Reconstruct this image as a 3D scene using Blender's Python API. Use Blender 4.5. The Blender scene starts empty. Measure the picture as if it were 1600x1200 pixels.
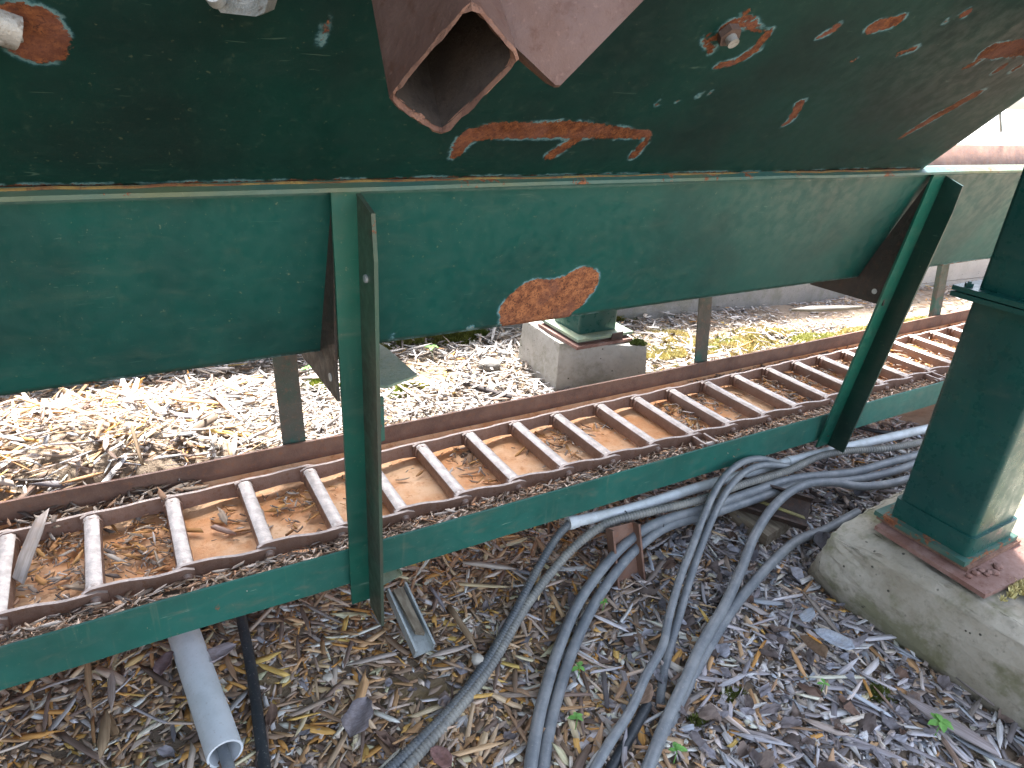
import bpy, bmesh, math, random
import numpy as np
from mathutils import Vector, Matrix
R = random.Random(7)
NR = np.random.default_rng(11)
SC = bpy.context.scene
COL = SC.collection

# ------------------------------------------------------------------ camera
F_PX = 1067.354                     # focal length in photo pixels (1600 wide)
CX = np.array([0.866, -0.161, 0.474]); CY = np.array([-0.497, -0.386, 0.777])
AX = np.array([0.8660, -0.1612, 0.4740]); AX /= np.linalg.norm(AX)
AZ = np.array([0.058, -0.908, -0.415]); AZ -= AX*(AX@AZ); AZ /= np.linalg.norm(AZ)
AY = np.cross(AZ, AX)
CAMP = np.array([0., 0., 1.3])      # eye height 1.3 m above the ground
cam = bpy.data.cameras.new('camera'); camo = bpy.data.objects.new('camera', cam); COL.objects.link(camo)
cam.sensor_width = 36; cam.lens = 36*F_PX/1600; cam.clip_start = .02; cam.clip_end = 600
m = Matrix(((AX[0], -AX[1], -AX[2], CAMP[0]), (AY[0], -AY[1], -AY[2], CAMP[1]), (AZ[0], -AZ[1], -AZ[2], CAMP[2]), (0, 0, 0, 1)))
camo.matrix_world = m
SC.camera = camo

# ------------------------------------------------------------------ light
SUN_EL, SUN_AZ = 63, 20            # azimuth measured from +Y (behind the conveyor) towards +X
w = bpy.data.worlds.new('World'); SC.world = w; w.use_nodes = True
nt = w.node_tree; bg = nt.nodes['Background']
sky = nt.nodes.new('ShaderNodeTexSky'); sky.sky_type = 'NISHITA'; sky.sun_disc = False
sky.sun_elevation = math.radians(SUN_EL); sky.sun_rotation = math.radians(SUN_AZ)
sky.air_density = 1.0; sky.dust_density = 3.0; sky.ozone_density = 1.0
hs = nt.nodes.new('ShaderNodeHueSaturation'); hs.inputs['Saturation'].default_value = .62
nt.links.new(sky.outputs[0], hs.inputs['Color']); nt.links.new(hs.outputs[0], bg.inputs[0])
bg.inputs[1].default_value = .15
sl = bpy.data.lights.new('sun', 'SUN'); sl.energy = 3.7; sl.angle = math.radians(14); sl.color = (1, .975, .945)
so = bpy.data.objects.new('sun', sl); COL.objects.link(so)
d = Vector((math.sin(math.radians(SUN_AZ))*math.cos(math.radians(SUN_EL)), math.cos(math.radians(SUN_AZ))*math.cos(math.radians(SUN_EL)), math.sin(math.radians(SUN_EL))))
so.rotation_euler = d.to_track_quat('Z', 'Y').to_euler()
SC.view_settings.view_transform = 'Standard'; SC.view_settings.look = 'None'
SC.view_settings.exposure = 2.65; SC.view_settings.gamma = 1
SC.view_settings.use_curve_mapping = False

# ------------------------------------------------------------------ helpers
def ray(u, v):
    dd = np.array([u-800, v-600, F_PX]); return np.array([dd@AX, dd@AY, dd@AZ])
def at(u, v, **k):
    """point of the world plane x=, y= or z= seen at photo pixel (u, v)"""
    r = ray(u, v); (a, val), = k.items(); i = 'xyz'.index(a)
    return Vector(CAMP + r*((val-CAMP[i])/r[i]))
def atp(u, v, p, n):
    r = ray(u, v); n = np.array(n, float); return Vector(CAMP + r*(((np.array(p)-CAMP)@n)/(r@n)))
def atd(u, v, depth):
    return Vector(CAMP + ray(u, v)*(depth/F_PX))
def camdir(x, y, z):
    return Vector((x*AX[0]+y*AX[1]+z*AX[2], x*AY[0]+y*AY[1]+z*AY[2], x*AZ[0]+y*AZ[1]+z*AZ[2]))

def tag(o, label=None, cat=None, group=None, kind=None):
    if label: o['label'] = label
    if cat: o['category'] = cat
    if group: o['group'] = group
    if kind: o['kind'] = kind
    return o
def empty(name, loc, label, cat, group=None):
    o = bpy.data.objects.new(name, None); COL.objects.link(o); o.location = loc; o.empty_display_size = .05
    return tag(o, label, cat, group)
def link(name, me, mats, parent=None, smooth=False):
    o = bpy.data.objects.new(name, me); COL.objects.link(o)
    for mm in (mats if isinstance(mats, (list, tuple)) else [mats]):
        if mm and not me.materials.get(mm.name): me.materials.append(mm)
    if smooth: me.polygons.foreach_set('use_smooth', [True]*len(me.polygons))
    if parent:
        o.parent = parent
        if parent.type == 'EMPTY': o.matrix_parent_inverse = Matrix.Translation(-parent.location)
    return o
def obj(name, bm, mat, parent=None, smooth=False, bevel=0, seg=2):
    if bevel:
        es = [e for e in bm.edges if len(e.link_faces) == 2 and e.calc_face_angle(0) > .5]
        bmesh.ops.bevel(bm, geom=es, offset=bevel, segments=seg, profile=.5, affect='EDGES', clamp_overlap=True)
    bmesh.ops.recalc_face_normals(bm, faces=bm.faces)
    me = bpy.data.meshes.new(name); bm.to_mesh(me); bm.free()
    o = link(name, me, mat, parent)
    if smooth:
        me.polygons.foreach_set('use_smooth', [True]*len(me.polygons))
        try: me.set_sharp_from_angle(angle=math.radians(38))
        except Exception: pass
    return o
def box(bm, x0, x1, y0, y1, z0, z1):
    vs = [bm.verts.new((x, y, z)) for x in (x0, x1) for y in (y0, y1) for z in (z0, z1)]
    for f in ((0,1,3,2),(4,6,7,5),(0,4,5,1),(2,3,7,6),(0,2,6,4),(1,5,7,3)): bm.faces.new([vs[i] for i in f])
    return vs
def prism(bm, pts, ext):
    """polygon pts extruded by vector ext"""
    a = [bm.verts.new(p) for p in pts]; b = [bm.verts.new(Vector(p)+Vector(ext)) for p in pts]
    bm.faces.new(a); bm.faces.new(b[::-1]); n = len(a)
    for i in range(n): bm.faces.new((a[i], b[i], b[(i+1) % n], a[(i+1) % n]))
def cyl(bm, p0, p1, r0, r1=None, n=16, caps=True):
    p0 = Vector(p0); p1 = Vector(p1); r1 = r0 if r1 is None else r1
    ax = (p1-p0).normalized(); t = ax.orthogonal().normalized(); b = ax.cross(t)
    A = []; B = []
    for i in range(n):
        a = 2*math.pi*i/n; dd = t*math.cos(a)+b*math.sin(a)
        A.append(bm.verts.new(p0+dd*r0)); B.append(bm.verts.new(p1+dd*r1))
    for i in range(n): bm.faces.new((A[i], A[(i+1) % n], B[(i+1) % n], B[i]))
    if caps: bm.faces.new(A[::-1]); bm.faces.new(B)
def pipe(bm, p0, p1, ro, ri, n=28):
    p0 = Vector(p0); p1 = Vector(p1); ax = (p1-p0).normalized(); t = ax.orthogonal().normalized(); b = ax.cross(t)
    rings = []
    for p, r in ((p0, ro), (p1, ro), (p1, ri), (p0, ri)):
        rings.append([bm.verts.new(p+(t*math.cos(2*math.pi*i/n)+b*math.sin(2*math.pi*i/n))*r) for i in range(n)])
    for k in range(4):
        A, B = rings[k], rings[(k+1) % 4]
        for i in range(n): bm.faces.new((A[i], A[(i+1) % n], B[(i+1) % n], B[i]))
def spline(pts, step=.012):
    P = [Vector(p) for p in pts]; P = [P[0]*2-P[1]]+P+[P[-1]*2-P[-2]]; out = []
    for i in range(1, len(P)-2):
        n = max(2, int((P[i+1]-P[i]).length/step))
        for k in range(n):
            t = k/n; a, b, c, e = P[i-1], P[i], P[i+1], P[i+2]
            out.append(.5*((2*b)+(-a+c)*t+(2*a-5*b+4*c-e)*t*t+(-a+3*b-3*c+e)*t**3))
    out.append(P[-2]); return out
def tube(bm, pts, r, n=12, step=.012, ribs=0, ribdepth=0, caps=True):
    path = spline(pts, step if not ribs else ribs/4)
    T = None; prev = None; nrm = None
    for i, p in enumerate(path):
        tg = (path[min(i+1, len(path)-1)]-path[max(i-1, 0)]).normalized()
        nrm = tg.orthogonal().normalized() if nrm is None else (nrm-tg*nrm.dot(tg)).normalized()
        b = tg.cross(nrm); rr = r + (ribdepth*(-1 if (i % 4) in (0,) else (0.35 if i % 4 == 2 else 0)) if ribs else 0)
        ring = [bm.verts.new(p+(nrm*math.cos(2*math.pi*k/n)+b*math.sin(2*math.pi*k/n))*rr) for k in range(n)]
        if prev:
            for k in range(n): bm.faces.new((prev[k], prev[(k+1) % n], ring[(k+1) % n], ring[k]))
        elif caps: bm.faces.new(ring[::-1])
        prev = ring
    if caps: bm.faces.new(prev)

# value noise for geometry (numpy)
_T = NR.random((64, 64))
def vnoise(x, y, s=1.0, o=0):
    x = np.asarray(x)*s+o*7.3+100; y = np.asarray(y)*s+o*3.1+100
    xi = np.floor(x).astype(int); yi = np.floor(y).astype(int); fx = x-xi; fy = y-yi
    fx = fx*fx*(3-2*fx); fy = fy*fy*(3-2*fy)
    a = _T[xi % 64, yi % 64]; b = _T[(xi+1) % 64, yi % 64]; c = _T[xi % 64, (yi+1) % 64]; e = _T[(xi+1) % 64, (yi+1) % 64]
    return (a*(1-fx)+b*fx)*(1-fy)+(c*(1-fx)+e*fx)*fy
def fbm(x, y, s=1.0, o=0, n=4):
    v = 0; a = .5
    for i in range(n): v = v + a*vnoise(x, y, s*2**i, o+i); a /= 2
    return v

# ------------------------------------------------------------------ materials
class N:
    def __init__(s, name):
        s.m = bpy.data.materials.new(name); s.m.use_nodes = True; s.t = s.m.node_tree; s.b = s.t.nodes['Principled BSDF']
        s.tc = s.t.nodes.new('ShaderNodeTexCoord').outputs['Object']
    def node(s, ty, **k):
        n = s.t.nodes.new(ty)
        for a, v in k.items(): setattr(n, a, v)
        return n
    def put(s, sock, v):
        if isinstance(v, bpy.types.NodeSocket): s.t.links.new(v, sock)
        elif isinstance(v, tuple) and len(v) == 3 and sock.type == 'RGBA': sock.default_value = (*v, 1)
        else: sock.default_value = v
    def scaled(s, sc, vec=None):
        n = s.node('ShaderNodeMapping'); s.put(n.inputs[0], vec or s.tc); n.inputs['Scale'].default_value = sc if isinstance(sc, tuple) else (sc,)*3
        return n.outputs[0]
    def noise(s, scale, detail=4, rough=.55, vec=None, dist=0):
        n = s.node('ShaderNodeTexNoise'); s.put(n.inputs['Vector'], s.scaled(scale, vec)); n.inputs['Scale'].default_value = 1
        n.inputs['Detail'].default_value = detail; n.inputs['Roughness'].default_value = rough; n.inputs['Distortion'].default_value = dist
        return n.outputs[0]
    def ramp(s, v, a, b, lo=0., hi=1.):
        n = s.node('ShaderNodeMapRange'); n.interpolation_type = 'SMOOTHSTEP'
        s.put(n.inputs[0], v); n.inputs[1].default_value = a; n.inputs[2].default_value = b; n.inputs[3].default_value = lo; n.inputs[4].default_value = hi
        return n.outputs[0]
    def mix(s, f, a, b, mode='MIX'):
        n = s.node('ShaderNodeMix', data_type='RGBA', blend_type=mode); s.put(n.inputs[0], f); s.put(n.inputs[6], a); s.put(n.inputs[7], b); return n.outputs[2]
    def math(s, op, a, b=0.):
        n = s.node('ShaderNodeMath', operation=op); s.put(n.inputs[0], a); s.put(n.inputs[1], b); return n.outputs[0]
    def attr(s, name, out='Fac'):
        return s.node('ShaderNodeAttribute', attribute_name=name).outputs[out]
    def bump(s, h, strength=.3, dist=.002):
        n = s.node('ShaderNodeBump'); s.put(n.inputs['Height'], h); n.inputs['Strength'].default_value = strength; n.inputs['Distance'].default_value = dist
        s.t.links.new(n.outputs[0], s.b.inputs['Normal'])
    def out(s, col, rough=.6, metal=0., spec=.5):
        s.put(s.b.inputs['Base Color'], col); s.put(s.b.inputs['Roughness'], rough); s.put(s.b.inputs['Metallic'], metal); s.put(s.b.inputs['Specular IOR Level'], spec)
        return s.m

def paint(name, a=(.004, .068, .053), b=(.005, .044, .036), dust=.5, rustamt=.0, rough=.42, dirt=(.12, .13, .09), rc=((.15, .045, .014), (.27, .10, .04)), hk=.6, speck=.3, spec=.45):
    n = N(name)
    big = n.noise(3.0, 4); mid = n.noise(22, 4); fine = n.noise(320, 2)
    col = n.mix(n.ramp(big, .35, .65), a, b)
    grime = n.noise((9, 9, 26), 6, .7, dist=.4)
    col = n.mix(n.ramp(grime, .5, .8, 0, dust*.5), col, dirt)
    streak = n.noise((70, 70, 5), 3, .6)
    col = n.mix(n.ramp(streak, .58, .8, 0, .35*dust), col, (.11, .15, .10))
    sp = n.noise(150, 2, .5)
    spm = n.ramp(sp, .685, .74, 0, speck)
    col = n.mix(n.math('MULTIPLY', spm, n.ramp(mid, .35, .6)), col, (.26, .27, .15))
    scr = n.noise((14, 14, 190), 2, .5, dist=1.2)
    col = n.mix(n.ramp(scr, .72, .76, 0, .5*dust), col, (.20, .30, .22))
    r = n.attr('rust')
    edge = n.math('ADD', n.math('MULTIPLY', n.math('SUBTRACT', n.noise(140, 4, .7), .5), .018), n.math('MULTIPLY', n.math('SUBTRACT', n.noise(40, 3), .5), .014))
    d = n.math('ADD', r, edge)                       # .05 = patch outline, larger = inside
    inside = n.ramp(d, .0485, .0515)
    halo = n.ramp(n.math('ADD', r, n.math('MULTIPLY', edge, .5)), .0415, .048, 0, hk)
    halocol = n.mix(n.ramp(d, .043, .048), (.02, .10, .15), (.22, .40, .42))
    rust = n.mix(n.ramp(n.noise(60, 5, .7), .35, .65), rc[0], rc[1])
    rust = n.mix(n.ramp(n.noise(230, 3, .7), .50, .66), rust, (.05, .018, .010))
    rust = n.mix(n.ramp(n.noise(12, 3), .45, .7, 0, .6), rust, (.16, .07, .05))
    col = n.mix(n.math('MULTIPLY', halo, n.ramp(n.noise(25, 2), .42, .56)), col, halocol)
    if rustamt > 0:
        spot = n.ramp(n.math('ADD', n.noise(11, 6, .75), n.math('MULTIPLY', n.noise(90, 3), .15)), .76-rustamt*.2, .80-rustamt*.2)
        inside = n.math('MAXIMUM', inside, spot)
    col = n.mix(inside, col, rust)
    ro = n.mix(inside, n.ramp(n.noise(35, 4), .3, .7, rough-.08, rough+.16), (.9, .9, .9))
    n.bump(n.math('ADD', n.math('MULTIPLY', fine, .12), n.math('ADD', n.math('MULTIPLY', n.math('MULTIPLY', inside, n.noise(170, 4, .7)), 1.4), n.math('MULTIPLY', n.noise(8, 2), .9))), .5, .0022)
    return n.out(col, ro, 0., spec)
def rusty(name, a, b, c, rough=.75, scale=1., spec=.4, metal=0., gcol=None, worn=None):
    n = N(name)
    col = n.mix(n.ramp(n.noise(9*scale, 5, .65), .35, .65), a, b)
    col = n.mix(n.ramp(n.noise(55*scale, 5, .7), .52, .68, 0, .7), col, c)
    col = n.mix(n.ramp(n.noise(260*scale, 2), .62, .75, 0, .5), col, tuple(min(1, q*1.7+.03) for q in a))
    if gcol: col = n.mix(n.ramp(n.noise(5*scale, 6, .7), .57, .63), col, gcol)
    if worn:                                        # upward faces paler: worn metal, and light from above put into the colour
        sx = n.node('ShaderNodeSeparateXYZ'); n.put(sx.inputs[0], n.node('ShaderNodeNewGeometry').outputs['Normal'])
        wear_light = n.ramp(n.math('ADD', sx.outputs[2], n.math('MULTIPLY', n.math('SUBTRACT', n.noise(70, 4), .5), .5)), .45, .9)
        col = n.mix(wear_light, col, n.mix(n.ramp(n.noise(45, 4, .7), .35, .65), worn, tuple(q*.7 for q in worn)))
    n.bump(n.math('ADD', n.noise(160*scale, 4, .7), n.math('MULTIPLY', n.noise(30*scale, 3), 1.2)), .55, .0025)
    return n.out(col, n.ramp(n.noise(40*scale, 4), .3, .7, rough-.12, rough+.12), metal, spec)

M = {}
M['green'] = paint('green_paint', dust=.38, rc=((.15, .048, .018), (.36, .14, .055)))
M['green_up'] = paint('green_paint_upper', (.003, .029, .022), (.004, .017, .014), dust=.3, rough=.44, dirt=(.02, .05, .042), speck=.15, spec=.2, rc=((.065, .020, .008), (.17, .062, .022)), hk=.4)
M['green_leg'] = paint('green_paint_leg', (.007, .10, .065), (.008, .06, .043), dust=.7, rustamt=.12)
M['legside'] = paint('brownish_green_paint', (.04, .085, .055), (.055, .055, .04), dust=.5, rustamt=.15)
M['plate_green'] = paint('rusting_green_plate', (.02, .09, .07), (.05, .08, .06), dust=1.2, rustamt=.9, rough=.6)
M['gusset_dark'] = rusty('dark_gusset_steel', (.03, .028, .022), (.05, .038, .03), (.08, .045, .03), .65, 1)
M['lip'] = rusty('yellowed_paint', (.30, .27, .10), (.22, .19, .08), (.12, .08, .04), .6, 2)
M['green_shaded'] = paint('shaded_green_paint', (.005, .035, .024), (.008, .025, .018), dust=.5)  # leg green with the shade of the left-facing flange put into it
M['green_rail'] = paint('green_paint_rail', (.014, .115, .085), (.016, .085, .063), dust=1.3, rustamt=.08, rough=.5)
M['green_col'] = paint('green_paint_column', (.006, .062, .05), (.006, .045, .038), dust=.3, rough=.3)
M['teal_edge'] = paint('worn_edge_paint', (.035, .10, .08), (.10, .115, .045), dust=1., rustamt=.55)
M['rail_rust'] = rusty('rusty_rail_steel', (.13, .07, .05), (.20, .11, .075), (.24, .10, .05), .7)
M['tray'] = rusty('orange_rust_sheet', (.66, .31, .13), (.80, .52, .31), (.52, .22, .08), .8, .8)
M['seam'] = rusty('rusty_seam', (.12, .05, .02), (.20, .14, .04), (.06, .03, .02), .85, 2)
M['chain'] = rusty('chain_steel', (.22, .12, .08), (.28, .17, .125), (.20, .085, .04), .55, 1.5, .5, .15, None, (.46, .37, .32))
M['barrel'] = rusty('worn_toplit_barrel_steel', (.16, .09, .06), (.22, .13, .09), (.12, .06, .035), .42, 1.4, .6, .25, None, (.50, .43, .38))  # rust brown deepened for shaded rung sides; pale tops are wear plus light
M['tube'] = rusty('pink_rust_tube', (.10, .055, .042), (.14, .085, .068), (.09, .04, .025), .6, .6)
M['tube_in'] = rusty('dark_scaled_tube_inside', (.035, .028, .022), (.06, .045, .035), (.02, .015, .012), .9, 1)
M['tube_edge'] = rusty('flaked_rust_edge', (.13, .065, .045), (.22, .12, .08), (.06, .03, .02), .85, 3)
M['brown'] = rusty('dark_brown_steel', (.05, .035, .03), (.085, .055, .042), (.12, .06, .035), .6, 1)
M['plate_rust'] = rusty('red_rust_plate', (.17, .085, .065), (.24, .15, .125), (.12, .05, .03), .8, 1.5)
M['backleg'] = rusty('back_leg_steel', (.09, .065, .05), (.05, .07, .05), (.15, .08, .045), .6, .8, gcol=(.03, .09, .065))
M['galv'] = rusty('galvanised_steel', (.36, .39, .39), (.45, .48, .47), (.26, .28, .27), .5, 1.6, .5, .3)
M['bolt'] = rusty('grey_bolt_steel', (.22, .22, .19), (.34, .34, .31), (.13, .09, .06), .4, 2, .6, .4)
M['gusset'] = rusty('mossy_painted_plate', (.20, .27, .20), (.26, .30, .20), (.14, .18, .08), .7, 1.6)
def concrete(name, a, b, moss=.5):
    n = N(name)
    col = n.mix(n.ramp(n.noise(4, 6, .65), .35, .65), a, b)
    col = n.mix(n.ramp(n.noise(45, 5, .7), .5, .75, 0, .5), col, tuple(q*.6 for q in a))
    col = n.mix(n.ramp(n.noise(5.5, 5, .7), .47, .62, 0, moss), col, (.10, .105, .035))
    v = n.node('ShaderNodeTexVoronoi'); n.put(v.inputs['Vector'], n.scaled(38)); v.inputs['Scale'].default_value = 1
    pit = n.math('MULTIPLY', n.ramp(v.outputs['Distance'], .10, .16, 1, 0), n.ramp(n.noise(14, 2), .5, .6))
    col = n.mix(pit, col, (.06, .055, .045))
    n.bump(n.math('SUBTRACT', n.math('ADD', n.noise(120, 5, .7), n.math('MULTIPLY', n.noise(18, 4), 2.)), n.math('MULTIPLY', pit, 1.5)), .6, .004)
    return n.out(col, .92, 0, .25)
M['conc'] = concrete('mossy_concrete', (.23, .20, .145), (.35, .32, .26), .6)
M['conc2'] = concrete('pale_concrete', (.33, .32, .28), (.42, .40, .36), .35)
M['wall'] = concrete('grey_concrete', (.22, .225, .22), (.30, .30, .29), .25)
M['board'] = concrete('pale_board', (.42, .41, .38), (.50, .49, .45), .1)
def chipmat(name):
    n = N(name); c = n.attr('tint', 'Color'); g = n.attr('grain', 'Vector')
    gr = n.noise((10, 190, 190), 4, .65, vec=g)
    col = n.mix(n.ramp(gr, .3, .7, 0, .75), c, (.5, .47, .44), 'MULTIPLY')
    col = n.mix(n.ramp(n.noise(40, 3, vec=g), .5, .75, 0, .5), col, n.mix(1., c, (.75, .62, .5), 'MULTIPLY'))
    n.bump(gr, .45, .0008)
    return n.out(col, .82, 0, .3)
M['chip'] = chipmat('wood_chips')
def cable(name, a, b, rough=.45):
    n = N(name); col = n.mix(n.ramp(n.noise(14, 5, .7), .4, .65), a, b)
    col = n.mix(n.ramp(n.noise(180, 2), .62, .72, 0, .35), col, (.38, .36, .32))
    n.bump(n.noise(200, 3), .2, .001); return n.out(col, n.ramp(n.noise(30, 3), .3, .7, rough-.1, rough+.15), 0, .5)
M['cable'] = cable('grey_cable_jacket', (.14, .155, .17), (.22, .23, .235))
M['cable_l'] = cable('light_grey_cable_jacket', (.22, .235, .235), (.28, .28, .26))
M['cable_k'] = cable('black_cable_jacket', (.025, .03, .035), (.05, .055, .06))
M['flex'] = cable('flexible_conduit', (.17, .17, .16), (.26, .25, .22), .5)
M['flex_k'] = cable('dark_flexible_conduit', (.08, .09, .10), (.13, .135, .13), .45)
M['conduit'] = cable('pale_rigid_conduit', (.55, .58, .59), (.42, .44, .43), .5)
M['pvc'] = cable('pale_pvc', (.64, .67, .69), (.56, .59, .60), .45)
def plain(name, c, c2, sc=30, rough=.8):
    n = N(name); n.bump(n.noise(sc*4, 4), .4, .002); return n.out(n.mix(n.ramp(n.noise(sc, 4, .6), .35, .65), c, c2), rough, 0, .3)
M['leafgreen'] = plain('seedling_leaf', (.10, .26, .05), (.16, .36, .08), 60, .5)
M['stone'] = plain('stone', (.42, .38, .32), (.5, .46, .4), 40)
M['stone_dark'] = plain('dark_stone', (.16, .15, .14), (.24, .23, .21), 40)
n = N('moss'); c = n.attr('tint', 'Color'); M['moss'] = n.out(c, .9, 0, .2)
n = N('forest_soil')
col = n.mix(n.ramp(n.noise(14, 6, .7), .35, .65), (.24, .18, .13), (.34, .27, .20))
sand = n.attr('sand'); col = n.mix(n.math('MULTIPLY', sand, n.ramp(n.noise(30, 4), .3, .5)), col, n.mix(n.noise(90, 4), (.42, .31, .17), (.30, .22, .13)))
n.bump(n.noise(90, 6, .75), .9, .01); M['soil'] = n.out(col, .95, 0, .2)
n = N('pale_gravel'); n.bump(n.noise(60, 4), .6, .01); M['gravel'] = n.out(n.mix(n.noise(25, 5), (.40, .39, .37), (.55, .54, .51)), .95, 0, .2)
n = N('wood_grain_grey')
gr = n.noise((60, 9, 60), 4, .6); n.bump(gr, .6, .002)
M['oldwood'] = n.out(n.mix(n.ramp(gr, .3, .7), (.13, .10, .07), (.27, .23, .17)), .85, 0, .2)

# ------------------------------------------------------------------ ground
def H(x, y):
    x = np.asarray(x, float); y = np.asarray(y, float)
    z = (fbm(x, y, 3.1, 1)-.5)*.05 + (fbm(x, y, 11, 5, 3)-.5)*.022
    back = 1/(1+np.exp(-(y-1.86)*30))
    heap = np.exp(-((x+.25)/.75)**2)*np.exp(-((y-2.15)/.50)**2)*.24
    z = z + back*heap
    z = z + back*.03
    right = 1/(1+np.exp(-(x-2.15)*4))*back*.035
    z = z - right
    under = np.exp(-((y-1.52)/.28)**2); z = z - under*.01
    return z
gx = np.concatenate([np.array([-150, -60, -20, -8, -4, -2.4]), np.arange(-1.6, 6.4, .028), np.array([7, 9, 14, 30, 70, 200])])
gy = np.concatenate([np.array([-150, -60, -20, -8, -4, -2, -1, -.4]), np.arange(-.2, 3.0, .028), np.array([3.02, 4, 6, 10, 20, 45, 100, 260])])
GX, GY = np.meshgrid(gx, gy, indexing='ij'); GZ = H(GX, GY)
far = np.clip(np.maximum.reduce([GX-6.3, -1.5-GX, -.1-GY, GY-3.0])*2, 0, 1); GZ = GZ*(1-far)
nx, ny = len(gx), len(gy)
V = np.stack([GX, GY, GZ], -1).reshape(-1, 3)
i, j = np.meshgrid(np.arange(nx-1), np.arange(ny-1), indexing='ij'); a = (i*ny+j).ravel()
FQ = np.stack([a, a+ny, a+ny+1, a+1], -1)
def npmesh(name, V, F):
    me = bpy.data.meshes.new(name); me.vertices.add(len(V)); me.vertices.foreach_set('co', np.ascontiguousarray(V, dtype=np.float32).ravel())
    k = F.shape[1]; me.loops.add(F.size); me.loops.foreach_set('vertex_index', np.ascontiguousarray(F, dtype=np.int32).ravel())
    me.polygons.add(len(F)); me.polygons.foreach_set('loop_start', np.arange(0, F.size, k, dtype=np.int32))
    me.update(calc_edges=True); return me
me = npmesh('ground', V, FQ)
def blob(x, y, cx, cy, r): return np.exp(-(((x-cx)**2+(y-cy)**2)/r**2)**2)
SAND = [(.41, 1.08, .075), (.49, 1.01, .055), (.14, 1.23, .06), (1.12, 2.62, .16)]
sd = sum(blob(V[:, 0], V[:, 1], *s) for s in SAND)
at_ = me.attributes.new('sand', 'FLOAT', 'POINT'); at_.data.foreach_set('value', np.clip(sd, 0, 1).astype(np.float32))
g = link('ground', me, [M['soil'], M['gravel']], smooth=True); tag(g, kind='structure')
cx_ = V[FQ].mean(1); mi = ((cx_[:, 1] > 3.02)).astype(np.int32); me.polygons.foreach_set('material_index', mi)

# ------------------------------------------------------------------ wood chips
def chips(P, L, W, T, yaw, pitch, roll, tint, bend=None):
    """N split-wood chips: 4 rings of 4 points, jagged tapered ends"""
    n = len(L); s = np.array([-.5, -.22, .2, .5]); V = np.zeros((n, 4, 4, 3))
    e0 = np.where(NR.random(n) < .45, NR.uniform(.02, .3, n), NR.uniform(.5, 1., n)); e1 = np.where(NR.random(n) < .5, NR.uniform(.02, .3, n), NR.uniform(.5, 1., n)); ws = np.stack([e0, NR.uniform(.8, 1, n), NR.uniform(.75, 1, n), e1], 1)
    bend = NR.normal(0, .022, n) if bend is None else bend; sh = NR.normal(0, .9, (n, 2))
    for k in range(4):
        x = s[k]*L + NR.uniform(-.03, .03, n)*L; bz = bend*L*(4*s[k]**2); by = NR.uniform(-.09, .09, n)*W
        for q, (sy, sz) in enumerate(((-.5, -.5), (.5, -.5), (.5, .5), (-.5, .5))):
            off = 0
            if k == 0: off = sh[:, 0]*sy*W
            if k == 3: off = sh[:, 1]*sy*W
            V[:, k, q, 0] = x+off; V[:, k, q, 1] = by+sy*W*ws[:, k]; V[:, k, q, 2] = bz+sz*T*NR.uniform(.6, 1.1, n)
    Gr = V.copy().reshape(n, 16, 3); Gr += NR.uniform(0, 50, (n, 1, 3))
    c, s_ = np.cos(roll), np.sin(roll); V = V.reshape(n, 16, 3)
    y = V[..., 1]*c[:, None]-V[..., 2]*s_[:, None]; z = V[..., 1]*s_[:, None]+V[..., 2]*c[:, None]; x = V[..., 0]
    c, s_ = np.cos(pitch), np.sin(pitch); x, z = x*c[:, None]-z*s_[:, None], x*s_[:, None]+z*c[:, None]
    c, s_ = np.cos(yaw), np.sin(yaw); x, y = x*c[:, None]-y*s_[:, None], x*s_[:, None]+y*c[:, None]
    V = np.stack([x+P[:, 0, None], y+P[:, 1, None], z+P[:, 2, None]], -1)
    f = [(0, 3, 2, 1), (12, 13, 14, 15)]
    for k in range(3):
        for q in range(4): f.append((4*k+q, 4*k+(q+1) % 4, 4*k+4+(q+1) % 4, 4*k+4+q))
    F = (np.arange(n)[:, None, None]*16+np.array(f)[None]).reshape(-1, 4)
    return V.reshape(-1, 3), F, Gr.reshape(-1, 3), np.repeat(tint, 16, 0)
def chipobj(name, data, mat='chip', parent=None):
    V, F, G, C = data; me = npmesh(name, V, F)
    a = me.attributes.new('tint', 'FLOAT_COLOR', 'POINT'); a.data.foreach_set('color', np.concatenate([C, np.ones((len(C), 1))], 1).astype(np.float32).ravel())
    a = me.attributes.new('grain', 'FLOAT_VECTOR', 'POINT'); a.data.foreach_set('vector', G.astype(np.float32).ravel())
    return link(name, me, M[mat], parent)
PAL = np.array([(.34, .22, .12), (.40, .29, .18), (.26, .18, .12), (.47, .37, .26), (.30, .25, .21), (.38, .33, .29), (.20, .15, .11), (.48, .27, .09), (.13, .10, .085), (.52, .46, .40)])
PALG = np.array([(.30, .28, .29), (.38, .37, .39), (.22, .20, .20), (.44, .42, .42), (.30, .25, .22), (.16, .15, .16), (.34, .30, .28), (.27, .29, .32), (.42, .38, .33), (.10, .09, .09)])
PALB = np.array([(.50, .48, .46), (.58, .56, .54), (.42, .39, .37), (.64, .62, .60), (.38, .32, .27), (.50, .43, .36), (.28, .25, .23), (.54, .52, .50)])
PAL = PAL*np.array([1.85, 1.72, 1.60]); PALG = PALG*1.9
def tints(n, grey, bleach):
    g = NR.random(n) < grey; b = NR.random(n) < bleach
    c = PAL[NR.integers(0, len(PAL), n)]; c = np.where(g[:, None], PALG[NR.integers(0, len(PALG), n)], c)
    c = np.where(b[:, None], PALB[NR.integers(0, len(PALB), n)], c)
    return np.clip(c*NR.uniform(.6, 1.25, (n, 1)), .02, .8)
BLK = [(1.58, 2.4, .0, .90), (1.58, 2.05, 2.2, 2.55)]
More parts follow.
